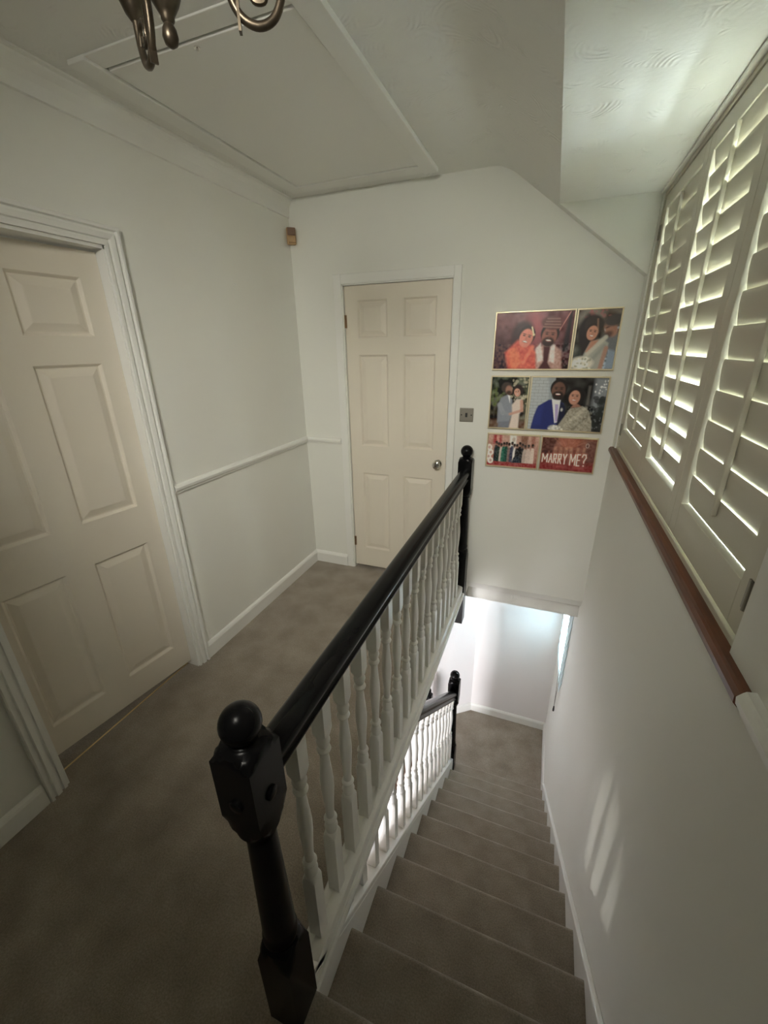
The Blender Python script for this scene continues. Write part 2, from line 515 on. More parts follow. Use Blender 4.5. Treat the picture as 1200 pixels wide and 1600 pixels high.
# ------------------------------------------------------------------ doors
def casing(name, parts, label):
    e = empty(name, parts['loc'], label, 'door frame', kind='structure')
    return e

def panel_mesh(bm, u0, u1, v0, v1, put):
    """raised-and-fielded panel in the opening u0..u1, v0..v1; put(u, v, depth) gives the point"""
    rings = []
    for ins, dep in ((0.0, 0.0), (0.004, 0.004), (0.010, 0.012), (0.016, 0.012), (0.042, 0.0025), (0.046, 0.002)):
        rings.append([bm.verts.new(put(u, v, dep)) for u, v in ((u0 + ins, v0 + ins), (u1 - ins, v0 + ins), (u1 - ins, v1 - ins), (u0 + ins, v1 - ins))])
    back = [bm.verts.new(put(u, v, 0.034)) for u, v in ((u0, v0), (u1, v0), (u1, v1), (u0, v1))]
    for a, b in zip(rings, rings[1:]):
        for i in range(4):
            j = (i + 1) % 4
            bm.faces.new((a[i], a[j], b[j], b[i]))
    bm.faces.new(rings[-1])
    for i in range(4):
        j = (i + 1) % 4
        bm.faces.new((back[i], back[j], rings[0][j], rings[0][i]))
    bm.faces.new(back[::-1])

def make_door(name, label, W, H, us, vs, loc, rz, knob_u=None, hinge=None):
    """leaf in the local xz plane, front face at y=0 looking to -y, hinge edge or origin at x=0"""
    e = empty(name, loc, label, 'door', kind='structure')
    e.rotation_euler = (0, 0, rz)
    bm = bmesh.new()
    ub = [0] + [x for p in us for x in p] + [W]
    vb = [0] + [x for p in vs for x in p] + [H]
    for i in range(0, len(ub), 2):
        box(bm, ub[i], ub[i + 1], 0, 0.035, 0, H)
    for (ua, uc) in us:
        for i in range(0, len(vb), 2):
            box(bm, ua, uc, 0, 0.035, vb[i], vb[i + 1])
    obj('leaf', bm, M_door, e)
    for (va, vc) in vs:
        for (ua, uc) in us:
            bm = bmesh.new()
            panel_mesh(bm, ua, uc, va, vc, lambda u, v, dep: (u, dep, v))
            obj('panel', bm, M_door, e)
    return e

# far door: hinge edge on the left, knob on the right
FDx0, FDx1 = -1.288, -0.595
FDy = YF + 0.012
d2 = make_door('door_2', 'closed cream six-panel door in the end wall with a round chrome knob', FDx1 - FDx0, 1.972,
               ((0.086, 0.288), (0.396, 0.604)), ((0.155, 0.765), (0.965, 1.568), (1.67, 1.89)), (FDx0, FDy, 0.022), 0)
bm = bmesh.new()
prof_k = [(0.0, 0.028), (0.004, 0.029), (0.008, 0.026), (0.010, 0.011), (0.026, 0.010), (0.032, 0.018), (0.040, 0.026), (0.050, 0.0275), (0.058, 0.024), (0.062, 0.014), (0.063, 0.004)]
rings = []
for y, r in prof_k:
    rings.append([bm.verts.new((0.640 + r * math.cos(2 * PI * i / 24), -y, 0.878 + r * math.sin(2 * PI * i / 24))) for i in range(24)])
for a, b in zip(rings, rings[1:]):
    for i in range(24):
        j = (i + 1) % 24
        bm.faces.new((a[i], a[j], b[j], b[i]))
bm.faces.new(rings[-1]); bm.faces.new(rings[0][::-1])
tag(obj('knob', bm, M_chrome, d2, smooth=40), 'round chrome door knob')
def hinge(parent, x, z, m=M_hinge):
    bm = bmesh.new()
    box(bm, x - 0.004, x + 0.010, -0.0025, 0.002, z - 0.038, z + 0.038)
    turned(bm, x - 0.003, -0.004, [(z - 0.038, None, 0.0045), (z - 0.013, None, 0.0045), (z - 0.0125, None, 0.004), (z - 0.012, None, 0.0045),
                                  (z + 0.012, None, 0.0045), (z + 0.0125, None, 0.004), (z + 0.013, None, 0.0045), (z + 0.038, None, 0.0045)], 10)
    tag(obj('hinge', bm, m, parent), 'brown tarnished hinge')
hinge(d2, 0.0, 1.770); hinge(d2, 0.0, 0.205)
# strike plate showing at the lock edge
bm = bmesh.new(); box(bm, FDx1 - FDx0 + 0.001, FDx1 - FDx0 + 0.004, 0.001, 0.02, 0.845, 0.905)
obj('latch_plate', bm, M_hinge, d2)

# left door: hinged at the far jamb, pushed a little way into the room
d1 = make_door('door_1', 'cream six-panel door standing slightly open in the side wall', 0.715, 1.957,
               ((0.078, 0.315), (0.425, 0.640)), ((0.140, 0.760), (0.945, 1.560), (1.66, 1.865)), (-1.688, 1.318, 0.032), 0)
# local x runs from the hinge towards the viewer (-Y), front face towards +X
TH = math.radians(8.0)
d1.matrix_world = Matrix(((-math.sin(TH), -math.cos(TH), 0, -1.688), (-math.cos(TH), math.sin(TH), 0, 1.318), (0, 0, 1, 0.032), (0, 0, 0, 1)))

def arch_profile():
    # across the width (0 = opening side), out from the wall
    return [(0, 0), (0, 0.011), (0.012, 0.012), (0.014, 0.005), (0.021, 0.005), (0.023, 0.015), (0.041, 0.018), (0.044, 0.009), (0.051, 0.009), (0.054, 0.022), (0.064, 0.022), (0.068, 0.017), (0.068, 0)]

def frame_left():
    e = empty('trim_4', (XL, 0.96, 0), 'white moulded frame around the half-open side door', 'door frame', kind='structure')
    pr = arch_profile()
    zt = DLz
    def piece(name, f0, f1):
        bm = bmesh.new()
        A = [bm.verts.new(f0(a, t)) for a, t in pr]; B = [bm.verts.new(f1(a, t)) for a, t in pr]
        k = len(pr)
        for i in range(k):
            j = (i + 1) % k
            bm.faces.new((A[i], A[j], B[j], B[i]))
        bm.faces.new(A[::-1]); bm.faces.new(B)
        o = obj(name, bm, M_white, e); o.location = (-XL, -0.96, 0)
    ya, yb = DLy0, DLy1
    piece('architrave', lambda a, t: (XL + t, yb + a, 0), lambda a, t: (XL + t, yb + a, zt + a))
    piece('architrave', lambda a, t: (XL + t, ya - a, 0), lambda a, t: (XL + t, ya - a, zt + a))
    piece('architrave', lambda a, t: (XL + t, ya - a, zt + a), lambda a, t: (XL + t, yb + a, zt + a))
    for b in ((XL - 0.1, XL + 0.002, yb - 0.006, yb + 0.002, 0, zt), (XL - 0.1, XL + 0.002, ya - 0.002, ya + 0.012, 0, zt), (XL - 0.1, XL + 0.002, ya, yb, zt - 0.012, zt + 0.002)):
        o = boxobj('jamb', b, M_white, e); o.location = (-XL, -0.96, 0)
frame_left()

def frame_far():
    e = empty('trim_5', (-0.94, YF, 0), 'plain white frame around the closed end door', 'door frame', kind='structure')
    z1 = DFz
    for b in ((DFx0 - 0.052, DFx0 + 0.002, YF - 0.014, YF, 0, z1 + 0.054), (DFx1 - 0.002, DFx1 + 0.040, YF - 0.014, YF, 0, z1 + 0.054), (DFx0 + 0.002, DFx1 - 0.002, YF - 0.014, YF, z1 - 0.002, z1 + 0.054)):
        o = boxobj('architrave', b, M_white, e, bev=0.003); o.location = (0.94, -YF, 0)
    for b in ((DFx0 - 0.002, DFx0 + 0.0085, YF - 0.006, YF + 0.1, 0, z1), (DFx1 - 0.0085, DFx1 + 0.002, YF - 0.006, YF + 0.1, 0, z1), (DFx0, DFx1, YF - 0.006, YF + 0.1, z1 - 0.0085, z1 + 0.002)):
        o = boxobj('jamb', b, M_white, e); o.location = (0.94, -YF, 0)
frame_far()

# brass threshold strip of the side door
bm = bmesh.new()
prism(bm, [(-1.7255, 0), (-1.7185, 0), (-1.720, 0.003), (-1.722, 0.004), (-1.724, 0.003)], 'y', DLy0 + 0.012, DLy1 - 0.006)
tag(obj('trim_6', bm, M_brass_strip), 'thin brass carpet strip across the side doorway', 'threshold strip', kind='structure')

# ------------------------------------------------------------------ loft hatch
lh = empty('loft_hatch', (-1.1, 1.9, ZC), 'square white loft hatch panel with boarded frame in the ceiling', 'loft hatch')
def lpart(name, b, m=M_white_flat, bev=0.002):
    o = boxobj(name, b, m, lh, bev=bev); o.location = (1.1, -1.9, -ZC); return o
lpart('hatch_panel', (HX0 + 0.008, HX1 - 0.008, HY0 + 0.008, HY1 - 0.008, ZC - 0.010, ZC + 0.03))
lpart('frame_board', (HX0 - 0.075, HX0, HY0 - 0.07, HY1 + 0.085, ZC - 0.014, ZC))
lpart('frame_board', (HX1, HX1 + 0.075, HY0 - 0.07, HY1 + 0.085, ZC - 0.020, ZC))
lpart('frame_board', (HX0, HX1, HY0 - 0.07, HY0, ZC - 0.006, ZC))
lpart('frame_board', (HX0, HX1, HY1, HY1 + 0.085, ZC - 0.014, ZC))
bm = bmesh.new()
turned(bm, -1.105, 1.352, [(ZC - 0.010, None, 0.009), (ZC - 0.013, None, 0.009), (ZC - 0.014, None, 0.004), (ZC - 0.020, None, 0.003)], 14)
o = obj('catch', bm, M_chrome, lh, smooth=40); o.location = (1.1, -1.9, -ZC)
tag(o, 'small metal push catch')

# ------------------------------------------------------------------ staircase
st = empty('staircase', (0, Y0, 0), 'carpeted staircase running down beside the window wall', 'staircase')
SX_L, SX_R = -0.412, 0.352
for k in range(1, 11):
    ye = GO; zt = 0.0
    rn = 0.017
    pts = [(-0.03, 0.0)] + [(ye - rn + rn * math.sin(a), -rn + rn * math.cos(a)) for a in [i * PI / 12 for i in range(13)]]
    pts += [(ye - 0.024, -0.038), (ye - 0.024, -RISE - 0.01), (ye - 0.05, -RISE - 0.03), (-0.03, -0.05)]
    if k == 1:
        bm = bmesh.new(); prism(bm, pts, 'x', SX_L, SX_R)
        s0 = obj('step', bm, M_carpet, st, smooth=35)
        s0.location = (0, GO * (k - 1), -RISE * k)
    else:
        copy_obj(s0, st, (0, GO * (k - 1), -RISE * k))
# wall string on the window side, open-side string with capping under the lower balusters
def sloped_bar(name, m, parent, x0, x1, ya, yb, dz0, dz1, bev=0.0, off=(0, -Y0, 0)):
    bm = bmesh.new()
    prism(bm, [(ya, pitch(ya) + dz0), (yb, pitch(yb) + dz0), (yb, pitch(yb) + dz1), (ya, pitch(ya) + dz1)], 'x', x0, x1)
    o = obj(name, bm, m, parent, bev=bev); o.location = off
    return o
sloped_bar('wall_string', M_white, st, 0.350, XR - 0.0005, 0.40, 2.82, -0.30, 0.040, 0.004)
sloped_bar('open_string', M_white, st, -0.452, -0.410, 0.42, 2.62, -0.32, 0.045, 0.003)

# ------------------------------------------------------------------ balustrades
def turn_rows_baluster(H, up_extra=0.0):
    h = 0.0188
    D = h * math.sqrt(2) + 0.001
    rows = [(0.0, h, 1), (0.248, h, 1), (0.252, h, D), (0.262, h, 0.0245), (0.270, h, 0.0195), (0.274, None, 0.0165), (0.281, None, 0.0185), (0.292, None, 0.0195), (0.305, None, 0.0165),
            (0.313, None, 0.0130), (0.318, None, 0.0175), (0.324, None, 0.0195), (0.330, None, 0.0175), (0.334, None, 0.0125),
            (0.365, None, 0.0130), (0.410, None, 0.0155), (0.450, None, 0.0185), (0.480, None, 0.0190), (0.510, None, 0.0175), (0.545, None, 0.0145), (0.575, None, 0.0125), (0.590, None, 0.0122),
            (0.595, None, 0.0175), (0.601, None, 0.0195), (0.607, None, 0.0175), (0.612, None, 0.0130),
            (0.620, None, 0.0165), (0.632, None, 0.0190), (0.642, None, 0.0170), (0.648, None, 0.0165), (0.653, h, 0.0195), (0.660, h, 0.0245), (0.668, h, D), (0.672, h, 1), (H, h, 1)]
    return rows

NX, NY = -0.445, 0.413
h = 0.044
D = h * math.sqrt(2) + 0.001
def newel_rows(zb, zbt, zk0, zk1):
    """square foot, tapering shaft and square head block, all turned from one post"""
    r = [(zb, h, 1), (zbt - 0.066, h, 1), (zbt - 0.060, h, D), (zbt - 0.030, h, 0.052), (zbt - 0.008, h, 0.044), (zbt, None, 0.038), (zbt + 0.012, None, 0.041), (zbt + 0.024, None, 0.041), (zbt + 0.032, None, 0.038)]
    n = zk0 - zbt
    r += [(zbt + n * t, None, 0.0395 - 0.010 * t) for t in (0.12, 0.3, 0.5, 0.7, 0.88)]
    r += [(zk0 - 0.024, None, 0.029), (zk0 - 0.018, None, 0.035), (zk0 - 0.008, None, 0.035), (zk0 - 0.002, None, 0.037), (zk0 + 0.006, h, 0.044), (zk0 + 0.026, h, 0.052), (zk0 + 0.056, h, D), (zk0 + 0.062, h, 1)]
    r += [(zk1 - 0.026, h, 1), (zk1 - 0.021, h, D), (zk1 - 0.010, h, 0.052), (zk1 - 0.002, h, 0.043), (zk1, None, 0.032), (zk1 + 0.003, None, 0.028)]
    return r

def newel(parent, x, y, zbase, zbase_top, zblock0, zblock1, off, plug=False):
    bm = bmesh.new()
    turned(bm, x, y, newel_rows(zbase, zbase_top, zblock0, zblock1), 48)
    nw = obj('newel_post', bm, M_black, parent, smooth=32)
    nw.location = off
    RB = 0.0385
    zc = zblock1 + 0.042
    bm = bmesh.new()
    rows = [(zblock1 + 0.001, None, 0.027), (zblock1 + 0.004, None, 0.029), (zblock1 + 0.007, None, 0.026), (zblock1 + 0.0085, None, 0.022)]
    for i in range(4, 17):
        a = PI * i / 17
        rows.append((zc - RB * math.cos(a), None, RB * math.sin(a)))
    rows.append((zc + RB - 0.0002, None, 0.003))
    turned(bm, x, y, rows, 40)
    obj('ball_finial', bm, M_black, nw, smooth=50)
    if plug:
        for (px, py, ax) in ((x + h, y, 'x'), (x, y - h, 'y')):
            bm = bmesh.new()
            zc2 = (zblock0 + zblock1) / 2 - 0.005
            n_ = 20
            ro = [(0.0, 0.014), (0.004, 0.014), (0.0055, 0.012), (0.0058, 0.003)]
            rings = []
            for t, r in ro:
                ring = []
                for i in range(n_):
                    a = 2 * PI * i / n_
                    c, s = r * math.cos(a), r * math.sin(a)
                    ring.append(bm.verts.new((px + t, py + c, zc2 + s) if ax == 'x' else (px + c, py - t, zc2 + s)))
                rings.append(ring)
            for a, b in zip(rings, rings[1:]):
                for i in range(n_):
                    j = (i + 1) % n_
                    bm.faces.new((a[i], a[j], b[j], b[i]))
            bm.faces.new(rings[-1]); bm.faces.new(rings[0][::-1])
            obj('screw_plug', bm, M_black, nw, smooth=40)
    return nw

rail_prof = [(-0.030, 0.0), (0.030, 0.0), (0.031, 0.006), (0.026, 0.012), (0.024, 0.020), (0.029, 0.026), (0.033, 0.034), (0.033, 0.044), (0.028, 0.054), (0.018, 0.061), (0.0, 0.064),
             (-0.018, 0.061), (-0.028, 0.054), (-0.033, 0.044), (-0.033, 0.034), (-0.029, 0.026), (-0.024, 0.020), (-0.026, 0.012), (-0.031, 0.006)]
UB = empty('landing_balustrade', (NX, NY, 0), 'landing balustrade with black handrail and white turned spindles', 'balustrade')
off = (-NX, -NY, 0)
newel(UB, NX, NY, 0.0, 0.340, 0.750, 0.974, off, True)
NFY = 2.590
newel(UB, NX, NFY, -0.265, 0.330, 0.725, 0.972, off)
bm = bmesh.new()
prism(bm, [(NX + x, 0.842 + z) for x, z in rail_prof], 'y', NY + h - 0.004, NFY - h + 0.004)
o = obj('handrail', bm, M_black, UB, smooth=35); o.location = off
# base rail on the landing edge and the moulded apron below it
bm = bmesh.new()
bp = [(-0.034, 0.0), (-0.034, 0.040), (-0.028, 0.050), (0.0, 0.058), (0.026, 0.050), (0.032, 0.046), (0.034, 0.040), (0.034, 0.0)]
prism(bm, [(NX + x, z) for x, z in bp], 'y', NY + h - 0.002, NFY - h + 0.002)
o = obj('base_rail', bm, M_white, UB, smooth=30); o.location = off
bm = bmesh.new()
ap = [(-0.474, 0.0), (-0.403, 0.0), (-0.400, -0.004), (-0.397, -0.012), (-0.400, -0.020), (-0.404, -0.024), (-0.404, -0.052), (-0.408, -0.058), (-0.474, -0.058)]
prism(bm, ap, 'y', NY + h - 0.002, NFY - h + 0.002)
o = obj('apron', bm, M_white, UB, smooth=30); o.location = off
BS = 0.1157
bm = bmesh.new()
turned(bm, 0, 0, turn_rows_baluster(0.800), 32)
bal0 = obj('baluster', bm, M_white, UB, smooth=34)
bal0.location = (0, 0.553 - NY, 0.052)
for i in range(1, 17):
    copy_obj(bal0, UB, (0, 0.553 + BS * i - NY, 0.052))

# lower balustrade following the stairs
LB = empty('stair_balustrade', (NX, 2.655, -RISE * 10), 'stair balustrade below the landing with black rail and white spindles', 'balustrade')
LNY = 2.655
offl = (-NX, -LNY, RISE * 10)
newel(LB, NX, LNY, ZL, ZL + 0.50, -1.150, -0.900, offl)
def sloped_prof(bm, prof, ya, yb, dz):
    A = [bm.verts.new((NX + x, ya, pitch(ya) + dz + z)) for x, z in prof]
    B = [bm.verts.new((NX + x, yb, pitch(yb) + dz + z)) for x, z in prof]
    k = len(prof)
    for i in range(k):
        j = (i + 1) % k
        bm.faces.new((A[i], A[j], B[j], B[i]))
    bm.faces.new(A[::-1]); bm.faces.new(B)
bm = bmesh.new()
sloped_prof(bm, [(x, z * 1.3) for x, z in rail_prof], 1.42, LNY - h + 0.004, 0.762)
o = obj('handrail', bm, M_black, LB, smooth=35); o.location = offl
bm = bmesh.new()
sloped_prof(bm, [(x, z * 0.6) for x, z in bp], 0.47, LNY - h + 0.004, 0.046)
o = obj('capping', bm, M_white, LB, smooth=30); o.location = offl
def lower_baluster(Htot):
    # base cut to the slope, the turned section as on the landing
    rows = turn_rows_baluster(Htot)
    bm = bmesh.new()
    turned(bm, 0, 0, [(-0.02, 0.0188, 1)] + rows[1:], 28)
    return bm
lb0 = obj('baluster', lower_baluster(0.72), M_white, LB, smooth=34)
ys = [0.60 + BS * i for i in range(18)]
first = True
for y in ys:
    zb = pitch(y) + 0.066
    room = -0.062 - zb
    if y > 2.60:
        continue
    if room >= 0.705:
        loc = (0, y - LNY, zb + RISE * 10)
        if first:
            lb0.location = loc; first = False
        else:
            copy_obj(lb0, LB, loc)
    elif room > 0.03:
        rows = [q for q in turn_rows_baluster(0.9) if q[0] < room]
        z, hh, R = rows[-1]
        rows.append((room, hh, R))
        bm = bmesh.new(); turned(bm, 0, 0, [(-0.02, 0.0188, 1)] + rows[1:], 28)
        o = obj('baluster', bm, M_white, LB, smooth=34)
        o.location = (0, y - LNY, zb + RISE * 10)
# newel of the next short flight, seen behind the lower handrail
HB = empty('hall_newel', (-0.77, 3.06, ZH), 'black newel post top peeping out behind the lower handrail', 'newel post')
bm = bmesh.new()
turned(bm, 0, 0, newel_rows(0.0, 0.45, 0.90, 1.16), 32)
o = obj('newel_post', bm, M_black, HB, smooth=32)
bm = bmesh.new()
turned(bm, 0, 0, [(1.161, None, 0.027), (1.165, None, 0.029), (1.169, None, 0.022)] + [(1.202 - 0.0365 * math.cos(PI * i / 17), None, 0.0365 * math.sin(PI * i / 17)) for i in range(4, 17)], 32)
obj('ball_finial', bm, M_black, o, smooth=50)

# ------------------------------------------------------------------ upper window and plantation shutters
w1 = empty('window_1', (XR, 1.68, WZ0), 'wide dormer window behind white plantation shutters', 'window', kind='structure')
offw = (-XR, -1.68, -WZ0)
def wpart(name, boxes, m, bev=0.0):
    bm = bmesh.new()
    for b in boxes:
        box(bm, *b)
    o = obj(name, bm, m, w1, bev=bev); o.location = offw
    return o
XS = XR + 0.012       # room face of the shutters
wpart('shutter_frame', [(XS - 0.004, XS + 0.045, WY0, WY0 + 0.020, WZ0, WZ1), (XS - 0.004, XS + 0.045, WY1 - 0.020, WY1, WZ0, WZ1),
                        (XS - 0.004, XS + 0.045, WY0 + 0.020, WY1 - 0.020, WZ1 - 0.020, WZ1), (XS - 0.004, XS + 0.045, WY0 + 0.020, WY1 - 0.020, WZ0, WZ0 + 0.027)], M_shut, 0.002)
# dark shadow batten under the dormer ceiling
wpart('head_batten', [(XR - 0.008, XR + 0.01, WY0 - 0.02, WY1 + 0.01, SZ1 - 0.012, SZ1 - 0.001)], M_white_flat, 0.002)
for (a, b) in ((WY0 + 0.02, WY0 + 0.07), (1.37, 1.41), (1.93, 1.97), (WY1 - 0.07, WY1 - 0.02)):
    wpart('mullion', [(XW - 0.05, XW - 0.005, a, b, WZ0, WZ1)], M_white)
wpart('transom', [(XW - 0.05, XW - 0.005, WY0, WY1, WZ0, WZ0 + 0.05), (XW - 0.05, XW - 0.005, WY0, WY1, WZ1 - 0.05, WZ1)], M_white)
for (a, b) in ((WY0 + 0.07, 1.37), (1.41, 1.93), (1.97, WY1 - 0.07)):
    wpart('pane', [(XW - 0.030, XW - 0.026, a, b, WZ0 + 0.05, WZ1 - 0.05)], M_glass)
# mahogany sill, notched round the reveal, its horn sawn off rough where the dado starts
bm = bmesh.new()
sp = [(XS - 0.004, 1.070), (XS - 0.004, 1.098), (XR - 0.012, 1.098), (XR - 0.018, 1.096), (XR - 0.024, 1.088), (XR - 0.024, 1.076), (XR - 0.018, 1.070)]
prism(bm, sp, 'y', WY0 + 0.001, WY1 + 0.035)
sp2 = [(XR - 0.0005, 1.070), (XR - 0.0005, 1.098), (XR - 0.012, 1.098), (XR - 0.018, 1.096), (XR - 0.024, 1.088), (XR - 0.024, 1.076), (XR - 0.018, 1.070)]
A = [bm.verts.new((x, 0.694 + random.uniform(-0.004, 0.006), z)) for x, z in sp2]; B = [bm.verts.new((x, WY0 + 0.001, z)) for x, z in sp2]
for i in range(7):
    j = (i + 1) % 7
    bm.faces.new((A[i], A[j], B[j], B[i]))
bm.faces.new(A[::-1]); bm.faces.new(B)
o = obj('window_sill', bm, M_sill, w1); o.location = offw
tag(o, 'dark reddish-brown wooden window sill')

PIT = 0.0745
seams = [(0.827, 1.3685), (1.3705, 1.9115), (1.9135, 2.533)]
tilts = [83.3, 76.5, 82.6]
labels = ['plantation shutter panel nearest the viewer, louvres nearly closed', 'middle plantation shutter panel with the brightest, most open louvres', 'plantation shutter panel furthest from the viewer, next to the photographs']
ZB_, ZT_ = 1.118, 2.240
STW = 0.052
for pi_, ((ya, yb), th, lab) in enumerate(zip(seams, tilts, labels)):
    e = empty('plantation_shutter', (XS, (ya + yb) / 2, ZB_), lab, 'shutter', 'plantation shutter panels of the dormer window')
    offp = (-XS, -(ya + yb) / 2, -ZB_)
    def sp_(name, b, bev=0.002):
        o = boxobj(name, b, M_shut, e, bev=bev); o.location = offp; return o
    x0, x1 = XS, XS + 0.028
    sp_('stile', (x0, x1, ya, ya + STW, ZB_, ZT_)); sp_('stile', (x0, x1, yb - STW, yb, ZB_, ZT_))
    sp_('bottom_rail', (x0, x1, ya + STW, yb - STW, ZB_, 1.214)); sp_('top_rail', (x0, x1, ya + STW, yb - STW, 2.184, ZT_))
    # louvre: flat ellipse, room edge up
    t = math.radians(th)
    bm = bmesh.new()
    prof = []
    for i in range(16):
        a = 2 * PI * i / 16
        cx, cy = 0.0415 * math.cos(a), 0.0050 * math.sin(a)
        # long axis: room edge (-x) up
        prof.append((-cx * math.cos(t) + cy * math.sin(t), cx * math.sin(t) + cy * math.cos(t)))
    Lh = (yb - ya) / 2 - STW - 0.0015
    prism(bm, prof, 'y', -Lh, Lh)
    lv = obj('louvre', bm, M_shut, e, smooth=40)
    zs = [1.297 + PIT * k - 0.0415 * math.sin(t) for k in range(13)]
    xc = XS + 0.016
    lv.location = (xc - XS, 0, zs[0] - ZB_)
    for z in zs[1:]:
        copy_obj(lv, e, (xc - XS, 0, z - ZB_))
    # tilt rod on the room edges, with its little staples
    xr = xc - 0.0415 * math.cos(t) - 0.006
    yr = (ya + yb) / 2
    bm = bmesh.new()
    box(bm, xr - 0.008, xr + 0.004, yr - 0.008, yr + 0.008, 1.262, 2.176)
    o = obj('tilt_rod', bm, M_shut, e, bev=0.003); o.location = offp
    if pi_ in (0, 2):
        yh = ya + 0.004 if pi_ == 0 else yb - 0.004
        for zh in (1.205, 2.10):
            bm = bmesh.new()
            turned(bm, x0 - 0.002, yh, [(zh - 0.03, None, 0.005), (zh + 0.03, None, 0.005)], 12)
            box(bm, x0 - 0.003, x0 + 0.001, yh - 0.014, yh + 0.014, zh - 0.03, zh + 0.03)
            o = obj('hinge', bm, M_switch, e); o.location = offp

# ------------------------------------------------------------------ lower window with gathered blind
w2 = empty('window_2', (XR, 3.22, LZ0), 'small bright window over the lower landing', 'window', kind='structure')
off2 = (-XR, -3.22, -LZ0)
for nm, b, m in (('window_frame', (XW - 0.05, XW - 0.01, LY0, LY0 + 0.04, LZ0, LZ1), M_white), ('window_frame', (XW - 0.05, XW - 0.01, LY1 - 0.04, LY1, LZ0, LZ1), M_white),
                 ('window_frame', (XW - 0.05, XW - 0.01, LY0 + 0.04, LY1 - 0.04, LZ0, LZ0 + 0.04), M_white), ('window_frame', (XW - 0.05, XW - 0.01, LY0 + 0.04, LY1 - 0.04, LZ1 - 0.04, LZ1), M_white),
                 ('pane', (XW - 0.032, XW - 0.028, LY0 + 0.04, LY1 - 0.04, LZ0 + 0.04, LZ1 - 0.04), M_glass)):
    o = boxobj(nm, b, m, w2); o.location = off2
bl = empty('window_blind', (XR - 0.02, 3.22, LZ1), 'pale pleated blind with hanging cords on the lower landing window', 'blind')
offb = (-(XR - 0.02), -3.22, -LZ1)
bm = bmesh.new(); box(bm, XR - 0.028, XR - 0.001, 2.89, 3.51, LZ1 - 0.03, LZ1 + 0.03)
o = obj('headrail', bm, M_white, bl, bev=0.004); o.location = offb
zz = LZ1 - 0.03
bm = bmesh.new()
nf = 8
for k in range(nf):
    zt_, zb_ = zz - 0.092 * k, zz - 0.092 * (k + 1) - 0.012
    bm_ = bmesh.new()
    prism(bm_, [(XR - 0.001, zt_), (XR - 0.003, zt_), (XR - 0.014, zb_ + 0.02), (XR - 0.016, zb_), (XR - 0.013, zb_), (XR - 0.011, zb_ + 0.02)], 'y', 2.90, 3.50)
    o = obj('slat', bm_, M_blind, bl); o.location = offb
bm.free()
zl = zz - 0.092 * nf
for y0_ in (2.93, 3.02):
    bm = bmesh.new(); tube(bm, [(XR - 0.022, y0_, zz), (XR - 0.022, y0_, zl), (XR - 0.020, 2.96, zl - 0.22)], 0.0022, 6)
    o = obj('cord', bm, M_cord, bl); o.location = offb
bm = bmesh.new()
turned(bm, XR - 0.020, 2.96, [(zl - 0.27, None, 0.007), (zl - 0.255, None, 0.008), (zl - 0.22, None, 0.005), (zl - 0.215, None, 0.003)], 12)
o = obj('cord_weight', bm, M_dark, bl, smooth=40); o.location = offb

